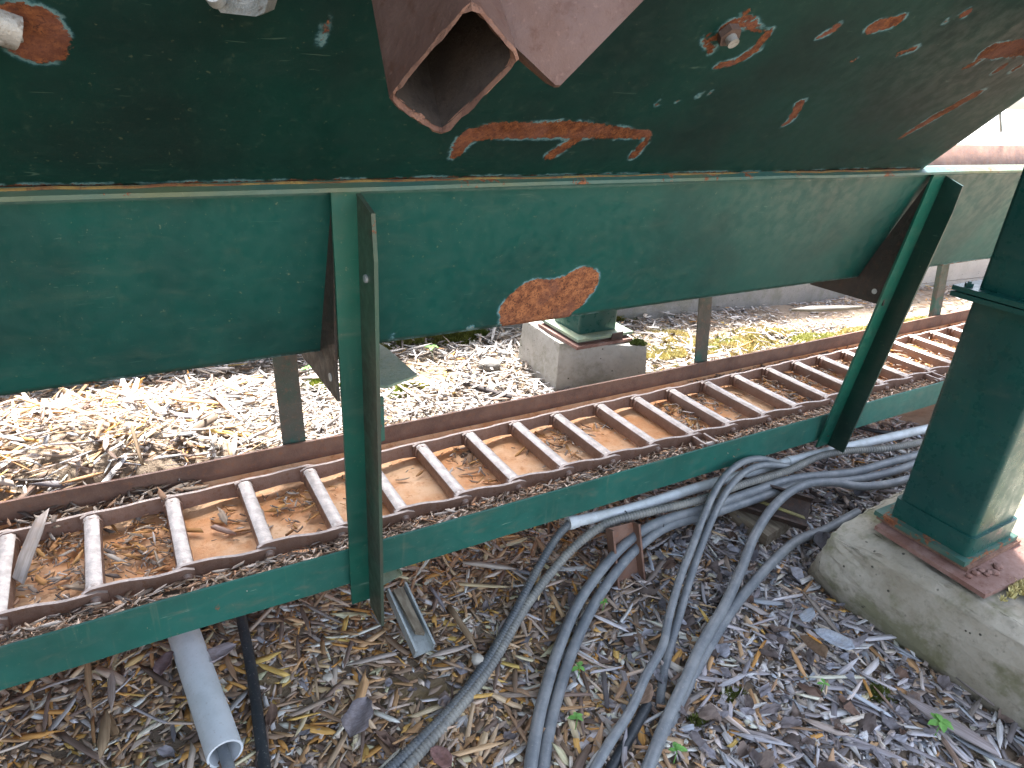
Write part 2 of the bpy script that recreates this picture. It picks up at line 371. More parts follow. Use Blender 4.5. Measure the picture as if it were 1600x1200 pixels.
def scatter(n, x0, x1, y0, y1, lmin, lmax, greyf, bleachf, lift=.014, dens=None, tilt=.11, asp=(.13, .40)):
    x = NR.uniform(x0, x1, n); y = NR.uniform(y0, y1, n)
    keep = np.ones(n, bool)
    for b in BLK: keep &= ~((x > b[0]+.05) & (x < b[1]) & (y > b[2]) & (y < b[3]))
    keep &= ~((y > 1.74) & (y < 1.80))
    sdm = sum(blob(x, y, s[0], s[1], s[2]) for s in SAND); keep &= NR.random(n) > sdm*.7
    if dens is not None: keep &= NR.random(n) < dens(x, y)
    x = x[keep]; y = y[keep]; n = len(x)
    L = lmin*(lmax/lmin)**(NR.random(n)**1.5); W = L*NR.uniform(asp[0], asp[1], n)*np.clip(.03/L, .55, 1.6); T = NR.uniform(.0007, .0026, n)*np.clip(L/.035, .6, 1.5)
    P = np.stack([x, y, H(x, y)+NR.uniform(0, lift, n)+T*.4], 1)
    return chips(P, L, W, T, NR.uniform(0, 6.283, n), NR.normal(0, tilt, n), NR.normal(0, tilt*1.6, n), tints(n, greyf(x, y), bleachf(x, y)))
def cat(*ds):
    V = []; F = []; G = []; C = []; o = 0
    for v, f, gg, c in ds: V.append(v); F.append(f+o); G.append(gg); C.append(c); o += len(v)
    return np.concatenate(V), np.concatenate(F), np.concatenate(G), np.concatenate(C)
gf = lambda x, y: np.clip((x-.62)*1.0+(.95-y)*.45+.08, .06, .9)
bf = lambda x, y: np.where(y > 1.8, np.clip((x+.3)*1.2, .2, .93), .06)
front = cat(scatter(19000, -.75, 2.9, .05, 1.78, .022, .062, gf, bf, asp=(.18, .6)),
            scatter(7500, -.75, 2.9, .05, 1.78, .045, .11, gf, bf, .02, asp=(.13, .40)), scatter(1100, -.75, 2.4, .05, 1.5, .09, .15, gf, bf, .026, asp=(.12, .26)),
            scatter(17000, -.75, 2.4, .35, 1.5, .006, .02, gf, bf, .017, asp=(.2, .6)))
ob = chipobj('wood_chips', front); tag(ob, 'grey and tan wood chips covering the ground in front of and under the conveyor', 'wood chips', kind='stuff')
backd = lambda x, y: np.where(x > 2.0, .35, 1)
back = cat(scatter(13000, -1.3, 3.6, 1.8, 3.0, .022, .075, lambda x, y: np.full_like(x, .2), bf, .03, backd, .24),
           scatter(3600, -1.3, 3.2, 1.8, 3.0, .06, .16, lambda x, y: np.full_like(x, .2), bf, .05, backd, .22, (.12, .3)),
           scatter(9000, 2.0, 6.2, 1.8, 3.0, .02, .07, lambda x, y: np.full_like(x, .5), lambda x, y: np.full_like(x, .5), .02, lambda x, y: np.clip((fbm(x, y, 2.5, 9)-.36)*6, .25, 1), .16))
ob = chipobj('wood_chips', back); tag(ob, 'sunlit bleached wood chips heaped behind the rusty back rail', 'wood chips', kind='stuff')

# ------------------------------------------------------------------ leaf litter
def leaves(n, x0, x1, y0, y1, tint, size=(.025, .06), zoff=.025):
    x = NR.uniform(x0, x1, n); y = NR.uniform(y0, y1, n)
    keep = ~((x > 1.60) & (y < .93)); x = x[keep]; y = y[keep]; n = len(x)
    s = NR.uniform(*size, n); u, v = np.meshgrid(np.linspace(-1, 1, 5), np.linspace(-1, 1, 5), indexing='ij')
    w_ = np.sqrt(np.clip(1-u**2*.93, .0, 1))*NR.uniform(.45, .8, n)[:, None, None]
    X = (u[None]+NR.normal(0, .1, (n, 5, 5)))*s[:, None, None]; Y = v[None]*w_*s[:, None, None]
    k1 = NR.normal(0, .5, n)[:, None, None]; k2 = NR.normal(.2, .6, n)[:, None, None]
    Z = (k1*(u[None]**2)+k2*(v[None]**2)*w_)*s[:, None, None]*.6+NR.normal(0, .2, (n, 5, 5))*s[:, None, None]
    c = np.cos(yw := NR.uniform(0, 6.28, n))[:, None, None]; s_ = np.sin(yw)[:, None, None]
    t = NR.normal(0, .3, n)[:, None, None]; Z = Z+X*t
    X, Y = X*c-Y*s_, X*s_+Y*c
    P = np.stack([X+x[:, None, None], Y+y[:, None, None], Z+(H(x, y)+zoff)[:, None, None]], -1).reshape(-1, 3)
    i, j = np.meshgrid(np.arange(4), np.arange(4), indexing='ij'); a = (i*5+j).ravel()
    F = (np.arange(n)[:, None, None]*25+np.stack([a, a+5, a+6, a+1], -1)[None]).reshape(-1, 4)
    G = np.repeat(NR.uniform(0, 40, (n, 1, 3)), 25, 1).reshape(-1, 3)+P*.6
    C = np.repeat(tint[NR.integers(0, len(tint), n)]*NR.uniform(.7, 1.25, (n, 1)), 25, 0)
    return P, F, G, C
LT = np.array([(.22, .19, .19), (.30, .28, .30), (.14, .11, .10), (.26, .20, .17), (.36, .36, .40), (.19, .12, .09)])
lv = cat(leaves(130, .9, 1.62, .15, 1.2, LT, (.010, .028)), leaves(25, -.4, .9, .8, 1.25, LT*.95, (.010, .025)), leaves(60, 1.1, 2.2, .9, 1.25, LT*.6, (.012, .03)))
ob = chipobj('leaf_litter', lv); tag(ob, 'crumpled grey brown dead leaves lying among the chips beside the concrete footing', 'dead leaves', kind='stuff')

# ------------------------------------------------------------------ conveyor
XL, XR, XE = -2.4, 7.0, 2.0
conv = empty('drag_conveyor', (.0, 1.52, 0), 'green painted steel chain conveyor with flared trough on angle legs above a rusty return tray', 'conveyor')
def seg_sdf(px, py, ax_, ay, bx, by, ra, rb):
    dx, dy = bx-ax_, by-ay; t = np.clip(((px-ax_)*dx+(py-ay)*dy)/max(dx*dx+dy*dy, 1e-9), 0, 1)
    return np.hypot(px-ax_-t*dx, py-ay-t*dy)-(ra+(rb-ra)*t)
def sheet(name, p0, U, Vv, nu, nv, thick, mat, rust=None, parent=conv, warp=0., ubreaks=None):
    """steel sheet p0 + s*U + t*Vv, thickness towards +normal(back side); rust(point array 2D s,t in metres) -> sdf"""
    p0 = np.array(p0, float); U = np.array(U, float); Vv = np.array(Vv, float); LU = np.linalg.norm(U); LV = np.linalg.norm(Vv)
    s, t = np.meshgrid(np.linspace(0, 1, nu+1), np.linspace(0, 1, nv+1), indexing='ij')
    nr = np.cross(U, Vv); nr /= np.linalg.norm(nr)
    P = p0+s[..., None]*U+t[..., None]*Vv
    if warp: P = P + nr*((fbm(s*LU, t*LV, 2.2, 3)-.5)*warp)[..., None]
    Q = P-nr*thick; V = np.concatenate([P.reshape(-1, 3), Q.reshape(-1, 3)]); off = (nu+1)*(nv+1)
    i, j = np.meshgrid(np.arange(nu), np.arange(nv), indexing='ij'); a = (i*(nv+1)+j).ravel(); F = [np.stack([a, a+nv+1, a+nv+2, a+1], -1), np.stack([a, a+1, a+nv+2, a+nv+1], -1)+off]
    def edge(idx): k = idx[:-1]; l = idx[1:]; return np.stack([k, l, l+off, k+off], -1)
    e1 = np.arange(nu+1)*(nv+1); F += [edge(e1)[:, ::-1], edge(e1+nv), edge(np.arange(nv+1)), edge(np.arange(nv+1)+nu*(nv+1))[:, ::-1]]
    me = npmesh(name, V, np.concatenate(F))
    if rust is not None:
        sd = rust(s*LU, t*LV).ravel(); r = np.clip(.05-sd, 0, .2); r = np.concatenate([r, r*0])
        at_ = me.attributes.new('rust', 'FLOAT', 'POINT'); at_.data.foreach_set('value', r.astype(np.float32))
    return link(name, me, mat, parent)

# upper flared panel: from the seam (y 1.15, z 1.118) up and out towards the viewer at 45 degrees
UP0 = (XL, 1.15, 1.118); UN = (0, 1, 1); q = 1/math.sqrt(2)
def up2(u, v):   # pixel -> (s, t, metres per pixel) on the upper panel
    p = atp(u, v, UP0, UN); dep = np.linalg.norm(np.array(p)-CAMP)*.95
    return p.x-XL, (p.z-UP0[2])/q, dep/F_PX
CAP = []
def patch(pts, f=up2):
    L = [(f(u, v), r) for u, v, r in pts]
    if len(L) == 1: L = L*2
    for (a, ra), (b, rb) in zip(L[:-1], L[1:]): CAP.append((a[0], a[1], b[0], b[1], ra*a[2], rb*b[2]))
patch([(712, 243, 9), (730, 213, 15), (770, 205, 19), (835, 205, 18), (885, 203, 20), (940, 207, 15), (1012, 212, 9)])
patch([(905, 215, 8), (862, 243, 11)]); patch([(1015, 215, 6), (990, 245, 8)])
patch([(1104, 60, 6), (1112, 80, 6)]); patch([(1122, 105, 6), (1150, 98, 7), (1183, 76, 8), (1201, 50, 6)]); patch([(1166, 20, 6), (1176, 40, 8), (1190, 52, 3)]); patch([(1120, 60, 7), (1137, 50, 20)])
patch([(1282, 57, 4), (1305, 44, 8)]); patch([(1365, 42, 11), (1402, 32, 10)]); patch([(1404, 83, 3), (1428, 76, 6)]); patch([(1334, 93, 4)])
patch([(1545, 80, 12), (1580, 76, 15), (1640, 74, 12)]); patch([(1510, 105, 5), (1524, 99, 5)]); patch([(1556, 112, 4), (1568, 104, 6)]); patch([(1580, 112, 3), (1594, 103, 4)])
patch([(1405, 217, 4), (1460, 184, 9), (1520, 150, 9), (1536, 142, 3)])
patch([(1234, 190, 5), (1250, 162, 8)]); patch([(1226, 195, 4), (1240, 183, 6)])
patch([(1030, 162, 5)]); patch([(1060, 158, 2)]); patch([(1092, 150, 3)]); patch([(1112, 146, 2)])
patch([(42, 48, 42), (56, 62, 38)]); patch([(1510, 20, 8)]); patch([(500, 70, 2), (512, 30, 4)]); patch([(1480, 32, 4)]); patch([(888, 8, 6)])
LPX = (1.15, 1.29)
CAPU = CAP; CAP = []
def up_rust(s, t):
    d_ = np.full(s.shape, 9.)
    for c in CAPU: d_ = np.minimum(d_, seg_sdf(s, t, *c))
    seam = t+.002-.012*fbm(s, t*0, 3, 4)-np.where(s > 2.5, .003, 0)
    return np.minimum(d_, seam)
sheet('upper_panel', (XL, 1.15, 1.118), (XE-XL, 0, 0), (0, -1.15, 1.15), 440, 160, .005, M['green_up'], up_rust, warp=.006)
# lower panel leans inwards
LP0 = np.array((XL, 1.156, 1.104)); LV = np.array((0, 1.291-1.156, .765-1.104)); ln = np.cross((1, 0, 0), LV)
def lo2(u, v):
    p = atp(u, v, LP0, ln); dep = np.linalg.norm(np.array(p)-CAMP)*.97
    return p.x-XL, (1.104-p.z)/(1.104-.765)*np.linalg.norm(LV), dep/F_PX
patch([(810, 478, 34), (828, 468, 41), (855, 466, 38), (882, 457, 36), (903, 447, 38)], lo2); patch([(808, 492, 32), (868, 482, 36), (895, 462, 34)], lo2)
patch([(612, 524, 2)], lo2); patch([(735, 512, 3)], lo2)
CAPL = CAP; CAP = []
def lo_rust(s, t):
    d_ = np.full(s.shape, 9.)
    for c in CAPL: d_ = np.minimum(d_, seg_sdf(s, t, *c))
    low = (np.linalg.norm(LV)-t)+.003-.007*np.clip(fbm(s, t*0, 5, 14)-.45, 0, 1)*4
    return np.minimum(d_, low)
def lo_sheet(x0, x1, nu):
    f = lambda s, t: lo_rust(s+x0-XL, t)
    sheet('lower_panel', (x0, 1.156, 1.104), (x1-x0, 0, 0), LV, nu, 34, -.005, M['green'], f, warp=.006)
lo_sheet(XL, XR, 900)
# rolled edge flange along the seam, in three welded lengths
bm = bmesh.new()
prev = None
for k in range(int((XR-XL)/.04)+1):
    x = XL+k*.04; dy = (vnoise(x, 0., 6)-.5)*.004; dz = (vnoise(x, 3., 5)-.5)*.003
    ring = [bm.verts.new((x, yy+dy, zz+dz)) for yy, zz in ((1.130, 1.106), (1.130, 1.1125), (1.152, 1.124), (1.172, 1.124), (1.172, 1.1045))]
    if prev:
        for c in range(5): bm.faces.new((prev[c], ring[c], ring[(c+1) % 5], prev[(c+1) % 5]))
    else: bm.faces.new(ring)
    prev = ring
bm.faces.new(prev[::-1])
tag(obj('flange_strip', bm, M['teal_edge'], conv), 'thin worn edge strip with yellowed paint and rust along the seam')
bm = bmesh.new()   # weld bead / rust crust in the seam
pts = [(x, 1.1425+R.uniform(-.001, .001), 1.1185+R.uniform(-.001, .0015)) for x in np.arange(XL, XE, .035)]
tube(bm, pts, .0025, 6, .02); obj('weld_bead', bm, M['seam'], conv, True)
# back side of the trough
tag(sheet('back_panel', (XL, 1.75, .765), (XR-XL, 0, 0), (0, .145, .345), 60, 4, .005, M['rail_rust']), 'rusted inner face of the far trough wall')
sheet('trough_floor', (XL, 1.291, .771), (XR-XL, 0, 0), (0, .459, 0), 60, 6, .005, M['brown'])
sheet('upper_back_panel', (XL, 1.90, 1.112), (3.0-XL, 0, 0), (0, .8, .8), 40, 6, .005, M['green_up'])  # unseen; lengthened past the hopper end to keep sun off the tray
for xa, xb in ((3.95, 3.7), (4.35, 4.75)):
    bm = bmesh.new(); cyl(bm, (xa, 1.93, 1.17), (xb, 1.96, 1.55), .006, n=8); obj('tie_rod', bm, M['bolt'], conv, True)

# box added unseen at the trough's left end to block light from there
bm = bmesh.new(); box(bm, -2.3, -1.6, -.3, 2.75, .0, 2.5); obj('light_blocker', bm, M['green_up'], conv, bevel=.01)
bm = bmesh.new(); prism(bm, [(XL, 1.7815, .1885), (XL, 1.7815, .222), (XL, 1.7795, .222), (XL, 1.768, .1885)], (XR-XL, 0, 0)); tag(obj('rust_scale', bm, M['tray'], conv), 'orange rust line along the foot of the back rail')
# lower return frame: green near rail (angle), rusty back rail, tray
def rail(name, x0, x1, prof, mat, label=None, wav=.002, seed=0):
    bm = bmesh.new(); prev = None; nseg = int((x1-x0)/.05)
    for k in range(nseg+1):
        x = x0+(x1-x0)*k/nseg; dy = (vnoise(x, seed, 3)-.5)*wav*2; dz = (vnoise(x, seed+4, 4)-.5)*wav
        ring = [bm.verts.new((x, yy+dy, zz+dz)) for yy, zz in prof]
        if prev:
            for c in range(len(ring)): bm.faces.new((prev[c], ring[c], ring[(c+1) % len(ring)], prev[(c+1) % len(ring)]))
        else: bm.faces.new(ring)
        prev = ring
    bm.faces.new(prev[::-1]); o = obj(name, bm, mat, conv)
    if label: tag(o, label)
    return o
rail('front_rail', XL, XR, ((1.264, .180), (1.264, .277), (1.267, .280), (1.270, .277), (1.270, .186), (1.33, .186), (1.33, .180)), M['green_rail'], 'green painted angle rail along the near side of the tray')
rail('back_rail', XL, XR, ((1.790, .180), (1.790, .282), (1.782, .282), (1.782, .188), (1.72, .188), (1.72, .180)), M['rail_rust'], 'brown rusted angle rail along the far side of the tray', seed=9)
sheet('tray', (XL, 1.272, .193), (XR-XL, 0, 0), (0, .508, 0), 260, 14, .004, M['tray'], warp=.004)

def angle_leg(name, base, top, wx, wy, t, mat, out=-1, toe=.04, label=None, dent=0, mat2=None):
    b = Vector(base); tp = Vector(top); n = 14; A = []; bm = bmesh.new(); prev = None
    for k in range(n+1):
        f = k/n; p = b.lerp(tp, f); dd = (R.uniform(-1, 1))*dent
        pr = [(0+dd, 0), (wx, 0), (wx, out*wy), (wx-t, out*wy), (wx-t, out*t), (0+dd, out*t)]
        ring = [bm.verts.new((p.x+a, p.y+c, p.z-(toe if abs(c) > t*1.5 and k == 0 else 0)-(.018 if abs(c) > t*1.5 and k == n else 0))) for a, c in pr]
        if prev:
            for c in range(6): bm.faces.new((prev[c], ring[c], ring[(c+1) % 6], prev[(c+1) % 6]))
        else: bm.faces.new(ring)
        prev = ring
    bm.faces.new(prev[::-1]); o = obj(name, bm, M[mat], conv, bevel=.0012, seg=1)
    if label: tag(o, label)
    return o
def bolt(p, axis, r=.009, h=.007, parent=conv, name='bolt', mat='bolt'):
    p = Vector(p); a = Vector(axis).normalized(); bm = bmesh.new(); cyl(bm, p, p+a*h, r, n=6); cyl(bm, p+a*h, p+a*(h+.004), r*.5, r*.42, n=8)
    return obj(name, bm, M[mat], parent)
def front_leg(x, wx, wy, sm, zb=.126, zo=.108, dx=-.01, gx=.012, lab=None):
    o = angle_leg('front_leg', (x, 1.257, zb), (x+dx, 1.148, 1.104), wx, .0072, .007, 'green_leg', label=lab, dent=.0015, toe=0)
    bm = bmesh.new(); b = Vector((x+wx-.0072, 1.2495, zo)); t_ = Vector((x+dx+wx-.0072, 1.1405, 1.100)); prev = None
    for k in range(11):
        p = b.lerp(t_, k/10); w2 = wy*(1-.12*(k == 10)); zz = -.02 if k == 10 else 0
        ring = [bm.verts.new((p.x, p.y, p.z)), bm.verts.new((p.x, p.y-w2, p.z+zz)), bm.verts.new((p.x+.0072, p.y-w2, p.z+zz)), bm.verts.new((p.x+.0072, p.y, p.z))]
        if prev:
            for c in range(4): bm.faces.new((prev[c], ring[c], ring[(c+1) % 4], prev[(c+1) % 4]))
        else: bm.faces.new(ring)
        prev = ring
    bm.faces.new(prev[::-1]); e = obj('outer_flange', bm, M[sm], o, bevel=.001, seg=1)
    tag(e, 'darker outstanding flange of the angle leg')
    # gusset: plate from the panel to the leg, and on under the trough
    bm = bmesh.new(); xx = x+gx
    prism(bm, [(xx, 1.150, 1.098), (xx, 1.290, .772), (xx, 1.50, .757), (xx, 1.452, .693), (xx, 1.171+.012, .700), (xx, 1.190, .76)], (.006, 0, 0))
    obj('gusset', bm, M['gusset_dark'], conv)
    bm = bmesh.new(); pipe(bm, (xx-.0015, 1.222, .736), (xx+.0075, 1.222, .736), .011, .0085, 20); 
    bm2 = bmesh.new(); cyl(bm2, (xx-.002, 1.222, .736), (xx+.008, 1.222, .736), .0085, n=20)
    bm.free(); obj('bolt_hole_disc', bm2, M['galv'], conv)
    return o
for x, *a_ in ((-1.25, .06, .08, 'legside'), (.357, .050, .080, 'legside', .126, .108, -.032, -.028), (2.035, .066, .062, 'green_shaded', .160, .158, .020, .030), (3.72, .06, .06, 'green_leg'), (5.4, .06, .06, 'green_leg')): front_leg(x, *a_)
for x in (.357, 2.035, 3.72):
    for (dx, z) in ((.018, .23), (.040, .20), (.034, .28)): bolt((x+dx, 1.257-.007-.012*(z-.126), z), (0, -1, 0), .005, .003, mat='brown')
bm = bmesh.new(); cyl(bm, (.3730, 1.115, .96), (.3680, 1.115, .96), .0075, n=14); obj('bolt_hole_disc', bm, M['galv'], conv)
for x in (-1.3, .336, 1.957, 3.63, 5.3):
    bm = bmesh.new(); prism(bm, [(x, 1.792, .19), (x+.066, 1.792, .19), (x+.066, 1.875, .80), (x, 1.875, .80)], (0, .007, 0))
    prism(bm, [(x+.06, 1.7995, .19), (x+.066, 1.7995, .19), (x+.066, 1.8825, .80), (x+.06, 1.8825, .80)], (0, .05, 0))
    obj('back_leg', bm, M['backleg'], conv)
bolt((3.685, 1.862, .76), (0, -1, 0), .013, .01, name='bolt')
# tie plate under the trough right of the near leg
bm = bmesh.new(); prism(bm, [at(590, 535, z=.652), at(606, 545, z=.652), at(652, 585, z=.645), at(606, 603, z=.645), at(560, 600, z=.648)], (0, 0, -.006))
tag(obj('tie_plate', bm, M['gusset'], conv), 'pale mossy steel plate jutting right of the near leg')
bm = bmesh.new(); prism(bm, [(.375, 1.213, .56), (.375, 1.226, .67), (.438, 1.226, .67), (.434, 1.213, .575)], (0, .007, 0)); obj('tie_bracket', bm, M['green_leg'], conv)
# nut on the upper panel
pn = atp(1137, 50, UP0, UN); nd = Vector((0, -1, -1)).normalized()
bm = bmesh.new(); cyl(bm, pn, pn+nd*.012, .019, n=6); nu = obj('nut', bm, M['brown'], conv)
bm = bmesh.new(); cyl(bm, pn+nd*.010, pn+nd*.024, .0095, n=14); obj('bolt_end', bm, M['bolt'], nu, True)

# ------------------------------------------------------------------ chain
chain = empty('drag_chain', (0, 1.55, .2), 'rusty welded steel drag chain with barrel rungs lying in the orange tray', 'chain')
PIT = .1725; X0 = .026; ZC = .226
def sidebar(y, inner):
    """offset sidebar: wide apart at one end, closer at the other; yi = direction to chain centre"""
    bm = bmesh.new(); prev = None; n = 12; L0, L1 = -.024, PIT+.022
    for k in range(n+1):
        f = k/n; x = L0+(L1-L0)*f; s = min(1, max(0, (f-.34)/.34)); s = s*s*(3-2*s)
        yc = y + inner*(.011*(1-s)); hh = .024*(1-.16*math.sin(math.pi*min(1, max(0, (f-.12)/.76)))) ; hz = .003*math.sin(f*5)
        if k in (0, n): hh *= .7
        ring = [bm.verts.new((x, yc+a*.0045, hz+c*hh)) for a, c in ((-1, -1), (1, -1), (1, 1), (-1, 1))]
        if prev:
            for c in range(4): bm.faces.new((prev[c], ring[c], ring[(c+1) % 4], prev[(c+1) % 4]))
        else: bm.faces.new(ring)
        prev = ring
    bm.faces.new(prev[::-1]); return bm
def barrel_bm():
    bm = bmesh.new(); n = 12; prof = []
    for x, z in ((-.017, -.02), (.017, -.02), (.019, .006), (.016, .017), (.008, .0225), (-.008, .0225), (-.016, .017), (-.019, .006)): prof.append((x, z))
    prev = None
    for k in range(n+1):
        y = 1.408+(1.694-1.408)*k/n; e = 1.06 if k in (0, n) else 1+.015*R.uniform(-1, 1)
        ring = [bm.verts.new((x*e, y, z*e)) for x, z in prof]
        if prev:
            for c in range(8): bm.faces.new((prev[c], ring[c], ring[(c+1) % 8], prev[(c+1) % 8]))
        else: bm.faces.new(ring)
        prev = ring
    bm.faces.new(prev[::-1]); return bm
def tomesh(name, bm, mat, smooth=True, bevel=0):
    if bevel: bmesh.ops.bevel(bm, geom=[e for e in bm.edges if e.calc_face_angle(0) > .6], offset=bevel, segments=2, profile=.5, affect='EDGES')
    bmesh.ops.recalc_face_normals(bm, faces=bm.faces); me = bpy.data.meshes.new(name); bm.to_mesh(me); bm.free(); me.materials.append(mat)
    if smooth: me.polygons.foreach_set('use_smooth', [True]*len(me.polygons)); me.set_sharp_from_angle(angle=math.radians(40))
    return me
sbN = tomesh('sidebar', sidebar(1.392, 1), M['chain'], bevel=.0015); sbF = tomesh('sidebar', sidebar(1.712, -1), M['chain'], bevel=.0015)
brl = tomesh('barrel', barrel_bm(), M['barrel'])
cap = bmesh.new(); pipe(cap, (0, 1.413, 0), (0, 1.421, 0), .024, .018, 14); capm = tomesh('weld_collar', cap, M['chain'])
rv = bmesh.new()
for r0, r1, ya, yb in ((.012, .0115, 1.392, 1.384), (.0115, .006, 1.384, 1.379)): cyl(rv, (0, ya, 0), (0, yb, 0), r0, r1, 14)
rv = tomesh('rivet', rv, M['chain'])
BAR = bmesh.new()
def place(me, name, parent, loc, rx=0):
    o = bpy.data.objects.new(name, me); COL.objects.link(o); o.parent = parent; o.location = loc; o.rotation_euler = (rx, 0, 0); return o
for k in range(-3, 28):
    x = X0+k*PIT; l = bpy.data.objects.new('link', None); COL.objects.link(l); l.empty_display_size = .03; l.parent = chain
    l.location = (x, -1.55+R.uniform(-.0015, .0015), ZC-.2+R.uniform(-.002, .002)); l.rotation_euler = (0, R.uniform(-.01, .01), R.uniform(-.006, .006))
    place(sbN, 'sidebar', l, (0, 0, 0)); place(sbF, 'sidebar', l, (0, 0, 0)); place(brl, 'barrel', l, (0, 0, R.uniform(-.001, .001))); place(capm, 'weld_collar', l, (0, 0, 0)); place(capm, 'weld_collar', l, (0, .266, 0)); place(rv, 'rivet', l, (0, 0, 0))
for xl in (1.575, 2.90):   # attachment lugs on the near strand
    bm = bmesh.new(); box(bm, xl-.024, xl-.016, 1.325, 1.384, .215, .246); o = obj('attachment_lug', bm, M['chain'], chain, bevel=.001); bm = bmesh.new(); box(bm, xl+.024, xl+.032, 1.325, 1.384, .215, .246); o = obj('attachment_lug', bm, M['chain'], chain, bevel=.001)
    bm = bmesh.new(); cyl(bm, (xl-.034, 1.335, .231), (xl+.042, 1.335, .231), .011, n=14); obj('pin', bm, M['barrel'], o, True)

# chips inside the tray
def traychips(n, x0, x1, y0, y1, z, lmin, lmax, pal, lift, dens=None, along=None):
    x = NR.uniform(x0, x1, n); y = NR.uniform(y0, y1, n)
    if dens is not None: k = NR.random(n) < dens(x, y); x = x[k]; y = y[k]
    n = len(x); L = lmin*(lmax/lmin)**(NR.random(n)**1.6); W = L*NR.uniform(.1, .3, n); T = NR.uniform(.001, .003, n)
    yw = NR.uniform(0, 6.28, n) if along is None else NR.normal(0, along, n)
    return chips(np.stack([x, y, z+NR.uniform(.002, 1, n)*(lift(x, y) if callable(lift) else lift)], 1), L, W, T, yw, NR.normal(0, .16, n), NR.normal(0, .25, n), pal[NR.integers(0, len(pal), n)]*NR.uniform(.75, 1.25, (n, 1)))
PD = 1.2*np.array([(.17, .12, .085), (.24, .18, .13), (.30, .25, .21), (.13, .10, .08), (.38, .33, .29), (.22, .13, .08), (.10, .08, .07)])
PO = np.array([(.48, .24, .08), (.36, .18, .07), (.42, .33, .24), (.28, .17, .10), (.46, .40, .34), (.52, .28, .10), (.20, .14, .10)])
def cellmask(x, y):
    """piles of debris at the down-hill corner of the chain cells, some cells nearly clean"""
    c = np.floor((x-X0)/PIT).astype(int); u = (x-X0)/PIT-c; v = (y-1.41)/.28
    amt = np.array([.9, .9, .75, .28, .45, .35, .2, .38, .15, .45, .25, .10, .6, .40, .12, .75, .6, .4, .7, .9, .8, .85, .9, .6, .8, .9, .9, .9, .9, .9, .9])[np.clip(c+3, 0, 30)]
    dd = np.hypot((u-.72)*.9, (v-.70))
    return np.clip(1.5*amt+.10-dd*1.25, 0.01, 1)*np.clip(amt*2.2, .12, 1)
tc = cat(traychips(9000, -.6, 4.3, 1.274, 1.384, .216, .008, .030, PD*np.array([2.0, 1.85, 1.7]), lambda x, y: .032-(y-1.272)*.20),
         traychips(500, -.6, 1.5, 1.285, 1.375, .224, .02, .045, PD*1.7, .012, None, .5),
         traychips(5500, -.6, 4.3, 1.415, 1.69, .197, .012, .065, PO*1.15, lambda x, y: .003+.018*cellmask(x, y), cellmask),
         traychips(3500, -.6, 4.3, 1.415, 1.69, .199, .010, .042, PD*1.3, lambda x, y: .006+.022*cellmask(x, y), cellmask),
         traychips(2200, 1.9, 5, 1.715, 1.782, .2, .01, .04, PD, .02), traychips(350, -.5, .1, 1.715, 1.782, .2, .02, .07, PD, .05))
ob = chipobj('tray_debris', tc); tag(ob, 'fine brown and orange wood chips caught in the tray around the chain', 'wood debris', kind='stuff')
def deb_bed(x0, x1):
    n = int((x1-x0)/.02); bm = bmesh.new(); rows = []
    for k in range(n+1):
        x = x0+(x1-x0)*k/n; rows.append([bm.verts.new((x, yy, zz+(float(fbm(x, yy, 18, 2))-.5)*.012)) for yy, zz in ((1.271, .236), (1.30, .232), (1.34, .222), (1.384, .208))])
    for a, b in zip(rows[:-1], rows[1:]):
        for c in range(3): bm.faces.new((a[c], a[c+1], b[c+1], b[c]))
    return bm
o = obj('tray_dirt', deb_bed(-.8, 5), M['soil'], None, True); tag(o, 'packed brown dirt and crumbs behind the green front rail', 'dirt', kind='stuff')

# ------------------------------------------------------------------ rusty square tubes fixed to the upper panel
def solidtube(name, rim, axis, length, inset, label, cat_, pl_n=None):
    root = empty(name, rim[0], label, cat_)
    c = sum(rim, Vector())/len(rim); bm = bmesh.new(); n = len(rim); N_ = 14
    def ringpts(scale, seg=10):
        pts = []
        for i in range(n):
            p0 = rim[i]; a = p0+(rim[i-1]-p0).normalized()*.012; b = p0+(rim[(i+1) % n]-p0).normalized()*.012
            nx_ = rim[(i+1) % n]+(p0-rim[(i+1) % n]).normalized()*.012
            pts += [a, (a+b)*.25+p0*.5]
            for k in range(seg): pts.append(b.lerp(nx_, k/seg))
        return [c+(p-c)*scale for p in pts]
    O = ringpts(1); I = ringpts(1-inset); m_ = len(O)
    jag = [R.uniform(-1, 1)*.003+.004*math.sin(i*1.1)+.003*math.sin(i*.37) for i in range(m_)]
    ov = [bm.verts.new(p+axis*(.0 +abs(j)*.6)) for p, j in zip(O, jag)]; ob_ = [bm.verts.new(p+axis*length) for p in O]
    for i in range(m_): bm.faces.new((ov[i], ov[(i+1) % m_], ob_[(i+1) % m_], ob_[i]))
    obj('outer_wall', bm, M['tube'], root, True)
    bm = bmesh.new(); iv = [bm.verts.new(c+(p-c)*(1+R.uniform(-.02, .02))+axis*.004) for p in I]; ib = [bm.verts.new(p+axis*length) for p in I]
    for i in range(m_): bm.faces.new((iv[(i+1) % m_], iv[i], ib[i], ib[(i+1) % m_]))
    bm.faces.new(ib); obj('inner_wall', bm, M['tube_in'], root, True)
    bm = bmesh.new(); a = [bm.verts.new(v) for v in [p+axis*(abs(j)*.6) for p, j in zip(O, jag)]]
    md = [bm.verts.new(c+(p-c)*(1-inset*.5)-axis*R.uniform(.000, .004)) for p in O]; b = [bm.verts.new(c+(p-c)*(1-inset+R.uniform(-.02, .02))+axis*.006) for p in O]
    for A, B in ((a, md), (md, b)):
        for i in range(m_): bm.faces.new((A[i], B[i], B[(i+1) % m_], A[(i+1) % m_]))
    obj('torn_rim', bm, M['tube_edge'], root)
    return root
